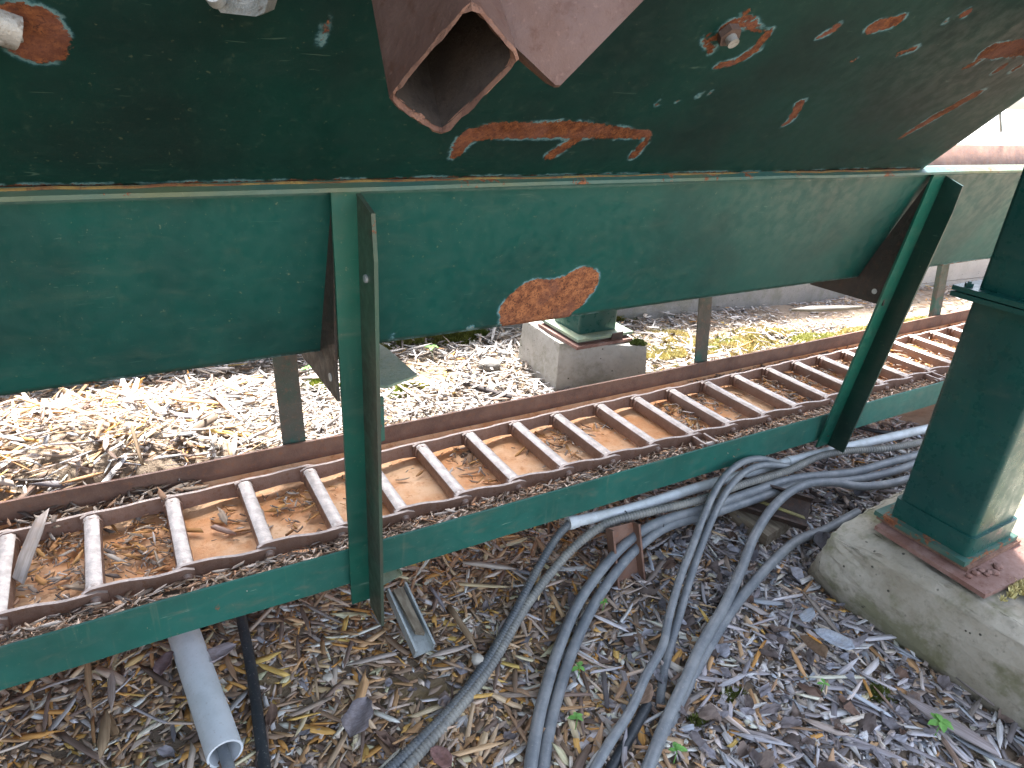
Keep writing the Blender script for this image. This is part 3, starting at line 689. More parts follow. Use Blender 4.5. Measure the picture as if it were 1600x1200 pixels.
ax1 = camdir(-.20, -.85, .45).normalized(); pc = atd(712, 108, .62)
rim = [atp(u, v, pc, ax1) for u, v in ((602, 158), (690, 216), (818, 92), (738, -2))]
solidtube('square_tube', rim, ax1, .30, .10, 'open ended rusty square tube hanging down in front of the upper green panel', 'steel tube')
fn = camdir(.10, .25, -1).normalized(); pc = atd(880, 60, .66)
fp = [atp(u, v, pc, fn) for u, v in ((776, 40), (786, 55), (868, 133), (876, 133), (1008, -2), (1120, -118), (860, -160), (778, -40))]
root = empty('flat_bar', fp[0], 'pinkish rusty flat steel bar end crossing behind the open square tube', 'steel bar')
bm = bmesh.new(); prism(bm, fp, -fn*.012); obj('bar', bm, M['tube'], root, bevel=.002)
bm = bmesh.new(); p_ = [f.copy() for f in fp]; prism(bm, [p_[0]-fn*.012, p_[2]-fn*.012, p_[2]-fn*.05+Vector((-.004, 0, .01)), p_[0]-fn*.05], (p_[7]-p_[0])*.6); obj('back_web', bm, M['tube_edge'], root)
pw = atp(878, 110, pc, fn)
# small fittings at the top left
root = empty('stub_pipe', atp(20, 50, UP0, UN), 'grey steel stub bolted through a rust ring at the upper left corner', 'pipe stub')
bm = bmesh.new(); a = atp(26, 48, UP0, UN); b = a+camdir(-.10, -.0, -.13); cyl(bm, a, b, .020, .021, 24); obj('sleeve', bm, M['bolt'], root, True, .002)
bm = bmesh.new(); a = atp(44, 60, UP0, UN)-camdir(0, 0, .015); b = a+camdir(-.09, .055, -.07); cyl(bm, a, b, .011, .011, 18); obj('pin', bm, M['bolt'], root, True, .002)
root = empty('pipe_clamp', atd(375, 8, .70), 'grey green steel lug hanging into view at the top edge', 'steel lug')
c0 = atd(372, -12, .72); bm = bmesh.new()
pp = [atp(u, v, c0, camdir(0, .1, 1)) for u, v in ((332, -40), (334, 6), (345, 20), (400, 26), (413, 20), (418, 4), (420, -40))]
prism(bm, pp, camdir(0, -.02, .03)); obj('lug', bm, M['bolt'], root, True, .003)
bm = bmesh.new(); cyl(bm, atd(338, -2, .715), atd(330, -14, .69), .010, n=16); obj('rod_end', bm, M['galv'], root, True)

# ------------------------------------------------------------------ steel column and its footing
def rock(name, hull, mat, sub=5, amp=.006, parent=None, smooth=True, chip=None, sc=14):
    """convex block subdivided and roughened"""
    bm = bmesh.new()
    for p in hull: bm.verts.new(p)
    r_ = bmesh.ops.convex_hull(bm, input=bm.verts)
    bmesh.ops.dissolve_limit(bm, angle_limit=.05, verts=bm.verts, edges=bm.edges)
    bmesh.ops.bevel(bm, geom=[e for e in bm.edges], offset=amp*.9, segments=2, profile=.6, affect='EDGES')
    bmesh.ops.triangulate(bm, faces=bm.faces)
    for it in range(12):
        lim = .035 if it < 7 else .022
        es = [e for e in bm.edges if e.calc_length() > lim]
        if not es or len(bm.verts) > 24000: break
        bmesh.ops.subdivide_edges(bm, edges=es, cuts=1); bmesh.ops.triangulate(bm, faces=[f for f in bm.faces if len(f.verts) > 3])
    bm.normal_update(); cen = sum((v.co for v in bm.verts), Vector())/len(bm.verts)
    for v in bm.verts:
        c = v.co; nn = float(fbm(c.x+c.z*1.7, c.y-c.z*1.3, sc, 6))-.5; k = 1
        if chip: k = chip(c)
        v.co = c+v.normal*nn*amp*2*k
    return obj(name, bm, M[mat], parent, smooth)
hull = [at(1305, 930, z=-.02), at(1348, 990, z=-.04), (1.64, -.1, -.05), (2.5, -.1, -.05), (2.5, .95, -.05), (1.66, .95, -.05),
        at(1284, 858, z=.16), at(1279, 890, z=.10), at(1300, 838, z=.21), at(1345, 800, z=.235), at(1385, 775, z=.24), at(1360, 828, z=.245), at(1530, 938, z=.25), (1.60, -.1, .25), (2.5, -.1, .25), (2.5, .93, .24)]
foot = rock('concrete_footing', hull, 'conc', amp=.005, sc=18, chip=lambda c: .45+3.2*max(0, min(1, (c.z-.21)*25)) if c.y < .72 else 1.0+2.6*max(0, min(1, (c.z-.12)*12)))
tag(foot, 'large mossy concrete footing with chipped corner under the near green column', 'concrete block')
colm = empty('steel_column', (1.76, .675, .262), 'dark green square steel column standing on the near concrete footing', 'column')
def sq(bm, x0, x1, y0, y1, z0, z1, lean=(0, 0), r=.012):
    for (za, zb) in ((z0, z1),):
        vs = []
        for z in (za, zb):
            t = z-z0; ring = []
            for cx, cy, a0 in ((x0+r, y0+r, 180), (x1-r, y0+r, 270), (x1-r, y1-r, 0), (x0+r, y1-r, 90)):
                for k in range(4):
                    a = math.radians(a0+30*k); ring.append(bm.verts.new((cx+r*math.cos(a)+lean[0]*t, cy+r*math.sin(a)+lean[1]*t, z)))
            vs.append(ring)
        n = 16
        for i in range(n): bm.faces.new((vs[0][i], vs[0][(i+1) % n], vs[1][(i+1) % n], vs[1][i]))
        bm.faces.new(vs[0][::-1]); bm.faces.new(vs[1])
LEAN = (.02, .0)
bm = bmesh.new(); sq(bm, 1.668, 1.862, .578, .765, .30, .895, LEAN); obj('lower_post', bm, M['green_col'], colm, True)
bm = bmesh.new(); sq(bm, 1.661, 1.869, .571, .772, .298, .352, LEAN); obj('weld_sleeve', bm, M['green_col'], colm, True)
bm = bmesh.new(); sq(bm, 1.684, 1.874, .580, .763, .918, 3.0, (.02, 0)); obj('upper_post', bm, M['green_col'], colm, True)
for z in (.893, .907):
    bm = bmesh.new(); box(bm, 1.645, 1.91, .545, .798, z, z+.011); obj('splice_plate', bm, M['green_col'], colm, bevel=.0015)
bm = bmesh.new(); 
for (x, y) in ((1.668, .775), (1.89, .775), (1.668, .56), (1.89, .56)): bolt((x, y, .918), (0, 0, 1), .009, .008, colm, 'bolt', 'green_col')
bm.free()
bm = bmesh.new(); box(bm, 1.640, 1.885, .563, .800, .286, .299); tag(obj('base_plate', bm, M['plate_green'], colm, bevel=.002), 'green upper base plate')
bm = bmesh.new()
prism(bm, [(1.615, .775, .262), (1.605, .49, .262), (1.93, .47, .262), (1.94, .79, .262)], (0, 0, .012))
tag(obj('base_plate', bm, M['plate_rust'], colm, bevel=.0015), 'rusted wider plate under the green one')
bm = bmesh.new(); box(bm, 1.648, 1.895, .556, .795, .2745, .2855); obj('grout_pad', bm, M['tube_edge'], colm)
# flaked rust / grout lumps in front of the plate
for k in range(9):
    x = 1.62+R.random()*.03; y = .52+R.random()*.1; s = R.uniform(.006, .012)
    bm = bmesh.new(); bmesh.ops.create_icosphere(bm, subdivisions=2, radius=s, matrix=Matrix.Translation((x+k*.012, .535+R.uniform(-.012, .01), .278)))
    for v in bm.verts: v.co.z = .275+(v.co.z-.275)*.6; v.co += Vector((R.uniform(-1, 1), R.uniform(-1, 1), 0))*.0015
    tag(obj('rust_lump', bm, M['plate_rust'], colm))
# second footing and column behind
hull2 = [at(825, 560, z=0), at(885, 606, z=0), (2.09, 2.04, 0), (1.99, 2.5, 0), (1.60, 2.50, .26), (1.60, 2.215, .26), (1.885, 2.045, .26), (1.99, 2.45, .26)]
hull2 = [(1.585, 2.23, -.05), (1.60, 2.60, -.05), (1.98, 2.60, -.05), (1.94, 2.03, -.05), (1.585, 2.23, .26), (1.60, 2.56, .26), (1.98, 2.56, .26), (1.925, 2.06, .26)]
tag(rock('concrete_footing', hull2, 'conc2', amp=.004, sc=20), 'pale concrete footing behind the tray carrying a short green column', 'concrete block')
colb = empty('steel_column', (1.78, 2.32, .26), 'teal green square column on the pale footing behind the rusty rail', 'column')
bm = bmesh.new(); sq(bm, 1.66, 1.86, 2.20, 2.40, .30, .85); obj('post', bm, M['green_col'], colb, True)
bm = bmesh.new(); box(bm, 1.62, 1.915, 2.15, 2.44, .287, .299); tag(obj('base_plate', bm, M['gusset'], colb, bevel=.002), 'pale painted base plate')
bm = bmesh.new(); box(bm, 1.605, 1.90, 2.13, 2.44, .263, .276); tag(obj('base_plate', bm, M['plate_rust'], colb, bevel=.002), 'brown rusted lower plate')
bm = bmesh.new(); box(bm, 1.63, 1.89, 2.16, 2.43, .2763, .2867); obj('grout_pad', bm, M['brown'], colb)
bm = bmesh.new(); prism(bm, [(1.79, 2.145, .27), (1.85, 2.14, .275), (1.852, 2.14, .31), (1.80, 2.144, .305)], (0, .006, 0)); obj('rust_flake', bm, M['brown'], colb)

# ------------------------------------------------------------------ wall at the back
wall = empty('retaining_wall', (2, 3.1, 0), 'low grey concrete wall behind the conveyor with moss along its foot', 'wall')
bm = bmesh.new(); n = 120; rows = []
for k in range(n+1):
    x = -3+7.4*k/n; rows.append([bm.verts.new((x, yy-.07*max(0, x-1.2)+(float(fbm(x, zz, 3, 8))-.5)*.02, zz)) for yy, zz in ((3.03, -.05), (3.03, .12), (3.035, .28), (3.04, .45), (3.04, .60), (3.28, .60), (3.28, -.05))])
for a, b in zip(rows[:-1], rows[1:]):
    for c in range(6): bm.faces.new((a[c], a[c+1], b[c+1], b[c]))
bm.faces.new(rows[0]); bm.faces.new(rows[-1][::-1]); obj('concrete_face', bm, M['wall'], wall, True)
for k in range(5):
    z0 = -.12+k*.155; bm = bmesh.new()
    prism(bm, [(4.42, 2.80+R.uniform(-.006, .006), z0), (8.5, 2.515+R.uniform(-.006, .006), z0), (8.5, 2.515, z0+.149), (4.42, 2.80, z0+.149+R.uniform(-.004, .002))], (0, .12, 0))
    obj('wall_board', bm, M['board'], wall, bevel=.003)

# ------------------------------------------------------------------ conduits and cables
def cab(name, label, pts, r, mat, cat_='cable', group=None, **k):
    bm = bmesh.new(); tube(bm, pts, r, **k); o = obj(name, bm, M[mat], None, True); tag(o, label, cat_, group); return o
g1 = 'cables bundled below the green rail'
A = [at(893, 816, z=.145), at(985, 795, z=.143), at(1090, 762, z=.14), at(1230, 722, z=.135), at(1300, 704, z=.132), at(1460, 667, z=.135), at(1640, 622, z=.135)]
root = empty('rigid_conduit', A[0], 'pale straight conduit running beneath the green rail to the column', 'conduit')
bm = bmesh.new(); tube(bm, A, .0165, 18); obj('conduit_tube', bm, M['conduit'], root, True)
dA = (A[1]-A[0]).normalized()
bm = bmesh.new(); cyl(bm, A[0]-dA*.012, A[0]+dA*.006, .0205, n=18); cyl(bm, A[0]+dA*.006, A[0]+dA*.018, .0188, n=18); obj('coupling', bm, M['conduit'], root, True)
ac = at(1233, 721, z=.135); bm = bmesh.new(); cyl(bm, ac-dA*.01, ac+dA*.01, .0192, n=18); obj('coupling', bm, M['conduit'], root, True)
cab('flexible_conduit', 'dark ribbed flexible conduit dropping left from the pale conduit end', [A[0]-dA*.006, at(868, 842, z=.13), at(838, 892, z=.08), at(800, 965, z=.035), at(757, 1038, z=.025), at(700, 1112, z=.022), at(600, 1210, z=.018), at(540, 1260, z=.01)], .0115, 'flex_k', 'conduit', ribs=.008, ribdepth=.0014)
cab('flexible_conduit', 'brownish ribbed metal conduit slung under the pale conduit and curving to the lower left', [at(1480, 683, z=.16), at(1390, 700, z=.15), at(1320, 705, z=.145), at(1275, 715, z=.145), at(1230, 736, z=.148), at(1160, 757, z=.15), at(1090, 782, z=.15), at(1010, 801, z=.145), at(950, 818, z=.14), at(905, 848, z=.11), at(865, 890, z=.07), at(820, 950, z=.035), at(770, 1035, z=.02), at(720, 1103, z=.02), at(650, 1182, z=.014), at(600, 1240, z=.01)], .0125, 'flex', 'conduit', ribs=.0095, ribdepth=.0020)
cab('cable', 'upper of two grey cables leaving the conduit bundle toward the middle foreground', [at(1500, 680, z=.12), at(1440, 708, z=.12), at(1390, 722, z=.12), at(1330, 738, z=.12), at(1240, 748, z=.125), at(1170, 770, z=.13), at(1100, 795, z=.13), at(1040, 812, z=.13), at(995, 835, z=.115), at(950, 878, z=.085), at(905, 940, z=.05), at(874, 1010, z=.032), at(852, 1080, z=.03), at(838, 1140, z=.03), at(824, 1230, z=.02)], .0142, 'cable', group=g1)
cab('cable', 'lower of two grey cables leaving the conduit bundle, lying right of its twin', [at(1500, 694, z=.10), at(1440, 720, z=.10), at(1390, 738, z=.10), at(1330, 750, z=.10), at(1250, 757, z=.11), at(1180, 780, z=.11), at(1100, 806, z=.115), at(1045, 822, z=.11), at(1003, 850, z=.09), at(965, 890, z=.065), at(925, 950, z=.035), at(893, 1020, z=.018), at(872, 1085, z=.014), at(856, 1150, z=.014), at(842, 1240, z=.01)], .0142, 'cable', group=g1)
cab('cable', 'looping grey cable that arches highest over the pale conduit', [at(1222, 728, z=.13), at(1205, 720, z=.16), at(1178, 717, z=.195), at(1150, 728, z=.205), at(1125, 754, z=.19), at(1104, 795, z=.16), at(1083, 850, z=.12), at(1062, 905, z=.085), at(1045, 965, z=.06), at(1035, 1010, z=.05), at(1010, 1055, z=.045), at(985, 1110, z=.042), at(950, 1165, z=.04), at(910, 1235, z=.03)], .0110, 'cable', group=g1)
cab('cable', 'second looping grey cable just inside the arch, ending in the chips', [at(1245, 732, z=.13), at(1215, 727, z=.16), at(1185, 728, z=.18), at(1158, 742, z=.185), at(1135, 768, z=.17), at(1114, 808, z=.14), at(1095, 855, z=.10), at(1078, 905, z=.065), at(1062, 960, z=.04), at(1046, 1015, z=.02), at(1036, 1060, z=.012), at(1032, 1095, z=.004), at(1030, 1115, z=-.02)], .0110, 'cable', group=g1)
cab('cable', 'light grey cable humping over the channel then running to the bottom edge', [at(1500, 722, z=.10), at(1440, 742, z=.11), at(1395, 755, z=.12), at(1345, 760, z=.125), at(1295, 753, z=.135), at(1250, 760, z=.14), at(1212, 788, z=.13), at(1180, 835, z=.10), at(1158, 890, z=.07), at(1130, 950, z=.05), at(1095, 1010, z=.04), at(1068, 1070, z=.038), at(1040, 1130, z=.036), at(1005, 1220, z=.03)], .0142, 'cable', group=g1)
cab('cable', 'grey cable coming from beside the concrete footing and joining the others', [at(1340, 800, z=.06), at(1290, 827, z=.05), at(1245, 845, z=.055), at(1205, 880, z=.05), at(1165, 925, z=.04), at(1135, 965, z=.03), at(1108, 1010, z=.02), at(1080, 1060, z=.014), at(1055, 1110, z=.012), at(1030, 1165, z=.010), at(1003, 1240, z=.005)], .0142, 'cable', group=g1)
cab('cable', 'short dark cable seen between the chips under the looping cables', [at(1012, 1100, z=.02), at(985, 1150, z=.016), at(955, 1200, z=.014), at(930, 1250, z=.01)], .0115, 'cable_k')
cab('cable', 'thin black cable curving on the ground beyond the slanted leg', [at(1315, 655, z=.02), at(1345, 668, z=.03), at(1390, 676, z=.03), at(1440, 672, z=.02), at(1480, 660, z=.0)], .009, 'cable_k')
cab('cable', 'black cable hanging under the rail right of the white pipe', [at(370, 930, z=.05), at(377, 965, z=.045), at(388, 1020, z=.03), at(398, 1080, z=.022), at(404, 1130, z=.022), at(415, 1210, z=.016)], .0125, 'cable_k')
# cable ties
def tie(u, v, z, r, label, sag=True):
    p = at(u, v, z=z); bm = bmesh.new(); a = Vector((1, -.05, 0)).normalized(); b = Vector((0, 1, 0)); c = Vector((0, 0, 1))
    pts = [p+b*(math.cos(t)*r*.9)+c*(math.sin(t)*r)-c*r*.35 for t in np.linspace(0, 2*math.pi, 16)]
    pts += [pts[-1]+Vector((.01, -.02, .012))]
    tube(bm, pts, .0016, 6, .006); tag(obj('cable_tie', bm, M['cable_k'], None, True), label, 'cable tie')
tie(977, 805, .14, .020, 'black tie holding pale and ribbed conduits near the coupling')
tie(1032, 815, .128, .017, 'black tie round the ribbed conduit and grey cables left of the loop')
tie(1226, 742, .135, .022, 'black tie round the bundle just right of the cable arch')
tie(1287, 712, .135, .020, 'black tie round the pale conduit nearest the slanted leg')
# PVC pipe and its cable
p0 = at(272, 945, z=.055); p1 = at(352, 1178, z=.045)
root = empty('drain_pipe', p1, 'white plastic pipe sticking out from beneath the green rail', 'pipe')
bm = bmesh.new(); pipe(bm, p0, p1, .0345, .030, 40); obj('pipe_wall', bm, M['pvc'], root, True)
cab('cable', 'dark cable emerging from the open end of the white pipe', [p0.lerp(p1, .5)-Vector((0, 0, .012)), p1-Vector((0, 0, .018)), p1+(p1-p0)*.25-Vector((0, 0, .03)), p1+(p1-p0)*.8-Vector((0, 0, .035))], .0115, 'cable')

# ------------------------------------------------------------------ steel channels under the rail
def channel(bm, a, b, up, wid, fl, t):
    """C channel from a to b, open towards up"""
    a = Vector(a); b = Vector(b); ax = (b-a).normalized(); up = (Vector(up)-ax*ax.dot(Vector(up))).normalized(); sd = ax.cross(up)
    pr = [(-wid/2, fl), (-wid/2, 0), (wid/2, 0), (wid/2, fl), (wid/2-t, fl), (wid/2-t, t), (-wid/2+t, t), (-wid/2+t, fl)]
    A = [bm.verts.new(a+sd*x+up*y) for x, y in pr]; B = [bm.verts.new(b+sd*x+up*y) for x, y in pr]
    for i in range(8): bm.faces.new((A[i], A[(i+1) % 8], B[(i+1) % 8], B[i]))
    for r in (A, B):
        bm.faces.new((r[0], r[1], r[6], r[7])); bm.faces.new((r[1], r[2], r[5], r[6])); bm.faces.new((r[2], r[3], r[4], r[5]))
c0 = at(618, 925, z=.075); c1 = at(662, 1022, z=.012)
root = empty('steel_channel', c1, 'short galvanised channel leaning on the ground below the near leg', 'channel')
bm = bmesh.new(); channel(bm, c0, c1, (0, -.3, 1), .052, .034, .005); obj('channel_body', bm, M['galv'], root)
bm = bmesh.new(); channel(bm, c0+Vector((-.02, .10, .03)), c0+Vector((.0, .03, .012)), (0, 0, 1), .07, .012, .004); obj('top_bracket', bm, M['gusset'], root)
bm = bmesh.new(); v_ = c1-c0
prism(bm, [c0+Vector((-.010, -.01, .02)), c0+Vector((.016, -.01, .02)), c0+v_*.86+Vector((.014, 0, .034)), c0+v_*.80+Vector((-.006, 0, .034))], (0, .004, -.014))
tag(obj('wood_offcut', bm, M['oldwood'], None), 'grey wooden strip lying inside the short galvanised channel', 'wood strip')
root = empty('steel_channel', at(975, 905, z=0), 'rusty brown upright channel propping the conduits', 'channel')
bm = bmesh.new(); channel(bm, at(968, 820, z=.15), at(978, 918, z=-.02), (-.1, -1, .35), .092, .036, .006); obj('channel_body', bm, M['rail_rust'], root)
root = empty('steel_channel', at(1200, 790, z=.05), 'brown channel beam with yellowish lip lying under the cables', 'channel')
bm = bmesh.new(); channel(bm, at(1148, 772, z=.075), at(1262, 806, z=.062), (-.42, -.52, .74), .10, .05, .007)
tag(obj('channel_body', bm, M['brown'], root))
bm = bmesh.new(); a_ = at(1168, 779, z=.082); b_ = at(1258, 812, z=.066); prism(bm, [a_, b_, b_+Vector((.004, .009, .004)), a_+Vector((.004, .009, .004))], (0, 0, .003)); tag(obj('lip', bm, M['lip'], root), 'yellowish worn lip of the channel')
bm = bmesh.new(); e0 = at(1160, 788, z=.03); e1 = at(1250, 838, z=.03); 
prism(bm, [at(1112, 790, z=.0), at(1195, 855, z=.0), at(1262, 812, z=.0), at(1180, 760, z=.0)], (0, 0, .042)); obj_ = obj('wood_block', bm, M['oldwood'], None, bevel=.005)
tag(obj_, 'weathered wooden block on the ground under the brown channel beam', 'wood block')

# ------------------------------------------------------------------ single pieces of wood, leaves, stones
def piece(name, label, catn, a, b, w_, t, col, roll=0., bend=0.):
    a = Vector(a); b = Vector(b); v = b-a; L = v.length
    P = np.array([(a+b)/2]); d_ = chips(P, np.array([L]), np.array([w_]), np.array([t]), np.array([math.atan2(v.y, v.x)]), np.array([math.asin(v.z/L)]), np.array([roll]), np.array([col]), np.array([bend]))
    o = chipobj(name, d_); tag(o, label, catn); return o
piece('wood_splinter', 'long pale splinter leaning across the chain at the far left', 'wood splinter', at(28, 905, z=.235), at(66, 800, z=.275), .028, .005, (.42, .36, .32), .3)
piece('wood_shard', 'upright broken brown shard sticking out of the heap behind the rail', 'wood shard', at(222, 725, z=.27), at(205, 665, z=.31), .022, .006, (.26, .18, .11), 1.2)
piece('wood_shard', 'dark pointed shard lying slanted near the heap top left of the back leg', 'wood shard', at(292, 680, z=.22), at(338, 648, z=.25), .03, .006, (.20, .15, .11), .5)
piece('wood_splinter', 'long thin tan slat half buried in the heap behind the rail', 'wood slat', at(130, 705, z=.24), at(235, 672, z=.25), .028, .006, (.42, .30, .17), .4)
piece('wood_splinter', 'pale flat slat pointing right from the galvanised channel end', 'wood slat', at(676, 1022, z=.03), at(736, 1008, z=.035), .016, .004, (.45, .38, .33), .1)
piece('wood_splinter', 'pale slat left of the sandy patch under the near leg', 'wood slat', at(545, 1038, z=.03), at(620, 1020, z=.035), .013, .004, (.42, .36, .32), .1)
piece('wood_splinter', 'straight brown slat slanting right of the galvanised channel', 'wood slat', at(702, 948, z=.04), at(745, 1015, z=.03), .016, .007, (.30, .21, .13), .1)
piece('wood_splinter', 'long cream slat beneath the middle of the green rail', 'wood slat', at(722, 878, z=.045), at(800, 888, z=.045), .02, .005, (.46, .40, .34), .1)
piece('wood_splinter', 'thin yellowish slat below the cream one under the green rail', 'wood slat', at(715, 912, z=.04), at(795, 918, z=.04), .011, .004, (.50, .40, .24), .1)
piece('wood_splinter', 'long grey slat by the left foot of the concrete footing', 'wood slat', at(1255, 925, z=.05), at(1318, 998, z=.035), .013, .005, (.32, .28, .25), .1)
piece('wood_splinter', 'broad grey weathered slat at the lower right beside the footing', 'wood slat', at(1412, 1090, z=.04), at(1560, 1175, z=.045), .034, .006, (.34, .30, .30), .1)
piece('wood_splinter', 'dark twig like slat along the base of the footing', 'wood slat', at(1450, 1020, z=.05), at(1550, 1100, z=.04), .012, .006, (.22, .19, .17), .1)
piece('wood_splinter', 'vertical brown slat at the lower left foreground', 'wood slat', at(165, 1110, z=.04), at(160, 1180, z=.04), .022, .006, (.33, .23, .14), .1)
piece('wood_splinter', 'golden pointed chip just below the green rail at left', 'wood chip', at(195, 1042, z=.05), at(228, 1020, z=.055), .02, .004, (.56, .38, .17), .1)
piece('wood_chip', 'orange chip on the clean tray floor between the left rungs', 'wood chip', at(282, 828, z=.204), at(316, 829, z=.206), .014, .004, (.50, .25, .08), .1)
piece('wood_chip', 'pinkish spindle chip lying beside the orange chip in the tray', 'wood chip', at(332, 822, z=.206), at(366, 834, z=.208), .012, .008, (.44, .30, .24), .1)
piece('wood_chip', 'flat pale chip against the third rung from the left', 'wood chip', at(342, 796, z=.208), at(354, 818, z=.208), .022, .003, (.42, .33, .25), .2)
piece('wood_stick', 'black charred stick on the bright chips behind the tray', 'stick', at(722, 598, z=.06), at(800, 622, z=.06), .022, .016, (.07, .06, .06), .1)
piece('wood_splinter', 'grey plank end lying at the wall foot far right', 'plank', at(1240, 484, z=.10), at(1345, 480, z=.10), .05, .02, (.20, .19, .17), .1)
def leaf(label, u, v, size, yaw, col, z=.045, curl=.5, asp=.55):
    bm = bmesh.new(); p = at(u, v, z=z); g_ = [];
    for i in range(9):
        a = -1+i/4; w_ = math.sqrt(max(0, 1-a*a))*asp*(1-.25*a)+.015
        g_.append([bm.verts.new(Vector((a*size, b*w_*size*(1+R.uniform(-.12, .12)), (abs(b)*curl*w_+.25*curl*a*a)*size+R.uniform(-.05, .05)*size))) for b in (-1, -.5, 0, .5, 1)])
    for A_, B_ in zip(g_[:-1], g_[1:]):
        for c in range(4): bm.faces.new((A_[c], A_[c+1], B_[c+1], B_[c]))
    bmesh.ops.transform(bm, matrix=Matrix.Translation(p) @ Matrix.Rotation(yaw, 4, 'Z') @ Matrix.Rotation(R.uniform(-.3, .3), 4, 'X'), verts=bm.verts)
    me = bpy.data.meshes.new('dead_leaf'); bm.to_mesh(me); bm.free()
    a = me.attributes.new('tint', 'FLOAT_COLOR', 'POINT'); a.data.foreach_set('color', np.tile(np.array([*col, 1]), (len(me.vertices), 1)).astype(np.float32).ravel())
    a = me.attributes.new('grain', 'FLOAT_VECTOR', 'POINT'); co = np.zeros(len(me.vertices)*3, np.float32); me.vertices.foreach_get('co', co); a.data.foreach_set('vector', co)
    o = link('dead_leaf', me, M['chip'], None, True); md = o.modifiers.new('thickness', 'SOLIDIFY'); md.thickness = .0008
    tag(o, label, 'dead leaf'); return o
leaf('dark curled leaf touching the left side of the white pipe', 262, 1040, .035, 1.2, (.24, .17, .17), .045, .9)
leaf('pale crumpled leaf touching the right side of the white pipe', 345, 1030, .042, .4, (.42, .36, .36), .045, 1.0)
leaf('large grey curled oak leaf between the white pipe and the cables', 560, 1125, .05, .9, (.27, .24, .25), .04, .7)
leaf('dark reddish curled leaf at the bottom edge left of the cables', 690, 1185, .03, 1.9, (.30, .17, .15), .035, .8)
leaf('pale blue grey leaf standing near the foot of the footing', 1302, 1000, .05, 2.0, (.38, .42, .48), .05, .5, .4)
leaf('brown upright leaf with an orange edge left of the blue grey one', 1268, 1015, .04, 1.5, (.20, .13, .08), .055, .9, .5)
leaf('orange sliver of leaf beside the brown upright leaf', 1272, 998, .022, 1.7, (.60, .28, .05), .075, .3, .15)
leaf('flat bluish leaf close to the footing left corner', 1262, 962, .035, .3, (.34, .38, .43), .055, .3, .45)
leaf('black wet leaf in the hollow beside the footing corner', 1285, 850, .05, .6, (.07, .07, .08), .05, .8)
leaf('brown round leaf by the two looping cables', 1005, 1085, .035, .6, (.30, .20, .14), .03, .8)
def stone(label, u, v, z, s, mat='stone', y=None):
    p = at(u, v, z=z); bm = bmesh.new(); bmesh.ops.create_icosphere(bm, subdivisions=3, radius=s)
    sx, sy, sz = R.uniform(.8, 1.25), R.uniform(.8, 1.2), R.uniform(.55, .8)
    for v_ in bm.verts:
        c = v_.co; f = 1+(float(fbm(c.x*1.3+c.z, c.y+p.x, 1.6/s, 2))-.5)*.5; v_.co = Vector((c.x*sx*f+p.x, c.y*sy*f+p.y, c.z*sz*f+p.z))
    tag(obj('stone', bm, M[mat], None, True), label, 'stone')
stone('small cream stone beside the dark ribbed conduit', 746, 1030, .03, .017)
stone('grey mottled stone on the bright chips left of the pale footing', 765, 570, .06, .05, 'stone_dark')
stone('round dark stone on the chips just left of the pale footing', 785, 553, .06, .03, 'stone_dark')
stone('dark stone beside the pale footing base at the rusty rail', 925, 600, .06, .035, 'stone_dark')
stone('small white pebble at the lower left foreground', 512, 1058, .03, .01)
stone('tiny pale stone near the left foreground chips', 300, 1000, .03, .01)

# ------------------------------------------------------------------ moss and seedlings
def moss(name, label, spots, n, h=.018, cols=((.20, .22, .05), (.30, .31, .09), (.38, .33, .12)), seedn=0, surf=None):
    P = []; F = []; C = []; cols = np.array(cols)
    tot = sum(s[2]*s[3] for s in spots)
    for (x, y, rx, ry, lump) in spots:
        k = int(n*rx*ry/tot); a = NR.uniform(0, 6.28, k); r = np.sqrt(NR.random(k))*(1+.25*np.sin(a*3+x*9)+.15*np.sin(a*7)); X = x+np.cos(a)*r*rx; Y = y+np.sin(a)*r*ry
        keep = fbm(X, Y, 12, 6) > .40; X = X[keep]; Y = Y[keep]; r = r[keep]; k = len(X)
        Z = (surf(X, Y) if surf else H(X, Y))+lump*np.clip(1-r**2, 0, 1)+.004+lump*.5*(fbm(X, Y, 30, 3)-.5)
        yw = NR.uniform(0, 6.28, k); ln_ = h*NR.uniform(.4, 1.2, k); t1 = NR.normal(0, .55, (k, 2)); w_ = .0016+.0012*NR.random(k)
        b0 = np.stack([X-np.cos(yw)*w_, Y-np.sin(yw)*w_, Z-.006], 1); b1 = np.stack([X+np.cos(yw)*w_, Y+np.sin(yw)*w_, Z-.006], 1)
        tp = np.stack([X+t1[:, 0]*ln_, Y+t1[:, 1]*ln_, Z+ln_*.8], 1); md = (b1+tp)/2+np.stack([np.cos(yw)*w_, np.sin(yw)*w_, 0*w_], 1)*1.2
        o = sum(len(p) for p in P); P.append(np.stack([b0, b1, md, tp], 1).reshape(-1, 3)); F.append(np.arange(k*4).reshape(-1, 4)+o)
        c = cols[np.clip((fbm(X, Y, 6, 2)*len(cols)*1.3-.2).astype(int), 0, len(cols)-1)]*NR.uniform(.65, 1.3, (k, 1)); C.append(np.repeat(c, 4, 0))
    P = np.concatenate(P); F = np.concatenate(F); C = np.concatenate(C); me = npmesh(name, P, F)
    a = me.attributes.new('tint', 'FLOAT_COLOR', 'POINT'); a.data.foreach_set('color', np.concatenate([C, np.ones((len(C), 1))], 1).astype(np.float32).ravel())
    o = link(name, me, M['moss']); tag(o, label, 'moss', kind='stuff')
def gp(u, v, rx, ry, lump=.01, z=.05): p = at(u, v, z=z); return (p.x, p.y, rx, ry, lump)
YM = ((.36, .33, .12), (.50, .44, .20), (.54, .46, .22), (.40, .40, .14))
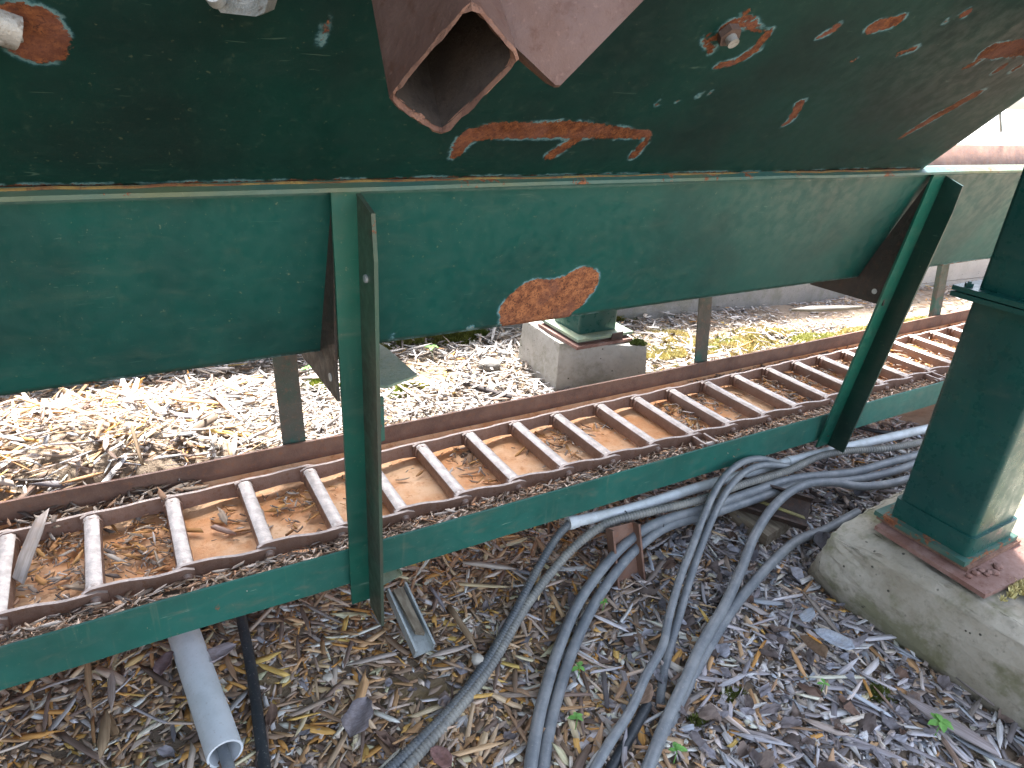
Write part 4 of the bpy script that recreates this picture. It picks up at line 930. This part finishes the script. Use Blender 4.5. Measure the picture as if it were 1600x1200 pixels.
moss('moss', 'yellow green moss carpet on the bright ground behind the rusty rail at right', [gp(1050, 540, .20, .14, .02, .08), gp(1130, 520, .30, .16, .02, .08), gp(1200, 505, .30, .14, .02, .08), gp(1270, 512, .35, .13, .02, .08), gp(1040, 510, .25, .13, .02, .08), gp(1330, 505, .5, .1, .02, .08), gp(1440, 487, .4, .08, .02, .08), gp(1040, 575, .12, .06, .01)], 60000, .014, YM)
DM = ((.07, .10, .02), (.13, .15, .035), (.20, .20, .06))
moss('moss', 'dark olive moss tufts along the wall foot', [(.95, 2.95, .14, .05, .05), (1.25, 2.96, .14, .05, .06), (1.48, 2.96, .16, .05, .05), (2.42, 2.97, .18, .05, .04), (2.9, 2.97, .12, .05, .05), (3.6, 3.0, .15, .04, .05)], 26000, .03, DM)
moss('moss', 'bright green moss cushions among chips near the back leg', [gp(500, 600, .09, .06, .03, .06), gp(530, 606, .08, .05, .03, .06), gp(628, 610, .06, .04, .01, .05), gp(880, 598, .06, .06, .02, .04), gp(640, 606, .10, .06, .02, .05)], 12000, .014, ((.16, .24, .04), (.28, .33, .07), (.40, .38, .10)))
ft = lambda x, y: np.full_like(x, .255)
moss('moss', 'yellowish moss patch on top of the near footing right of the column', [(1.72, .47, .09, .045, .01), (1.80, .44, .12, .06, .012), (1.66, .46, .03, .03, .006), (1.9, .40, .1, .1, .01)], 12000, .010, YM, surf=ft)
moss('moss', 'small dark moss tuft on the ground near the footing', [gp(1378, 1078, .03, .025, .015, .03), gp(1090, 1118, .02, .015, .01, .03), gp(1145, 1078, .03, .015, .008, .03)], 3500, .010, DM)
moss('moss', 'green moss on the corner of the pale footing', [(1.91, 2.10, .03, .03, .004)], 1200, .010, ((.07, .09, .025), (.10, .11, .03)), surf=lambda x, y: np.full_like(x, .262))
def seedling(label, u, v, s, nl=4, z=.04):
    p = at(u, v, z=z); root = empty('seedling', p, label, 'seedling'); bm = bmesh.new()
    top = p+Vector((0, 0, s*.7)); tube(bm, [p-Vector((0, 0, .02)), p+Vector((.002, 0, s*.3)), top], .0011, 6, .01); obj('stem', bm, M['leafgreen'], root, True)
    for k in range(nl):
        a = k*2.4+R.random(); l = s*R.uniform(.55, .85); dr = Vector((math.cos(a), math.sin(a), .25)); sd = Vector((-math.sin(a), math.cos(a), 0)); bm = bmesh.new(); rows = []
        for i in range(6):
            t = i/5; w_ = l*.30*math.sin(math.pi*min(.98, t*.92+.05)); c = top+dr*l*t+Vector((0, 0, -.35*l*t*t-s*.12*(k % 2)))
            rows.append([bm.verts.new(c-sd*w_+Vector((0, 0, w_*.25))), bm.verts.new(c), bm.verts.new(c+sd*w_+Vector((0, 0, w_*.25)))])
        for A_, B_ in zip(rows[:-1], rows[1:]):
            for c in range(2): bm.faces.new((A_[c], A_[c+1], B_[c+1], B_[c]))
        obj('leaf', bm, M['leafgreen'], root, True)
seedling('bright green seedling with several leaves at the lower right by the footing', 1465, 1140, .036, 6)
seedling('tiny green seedling right of the grey cable pair', 904, 1050, .026, 4)
seedling('small green seedling at the bottom left of the thick cables', 900, 1130, .026, 4)
seedling('green seedling at the bottom edge between cables and footing', 1055, 1182, .030, 4)
seedling('small seedling left of the footing among grey leaves', 1285, 1075, .022, 3)
seedling('pale green sprout by the wall foot left of the near leg', 482, 585, .05, 4, .06)
seedling('low green plant growing at the wall foot right of the near leg', 675, 552, .05, 5, .06)
seedling('tiny sprout under the brown upright channel', 943, 945, .018, 3)
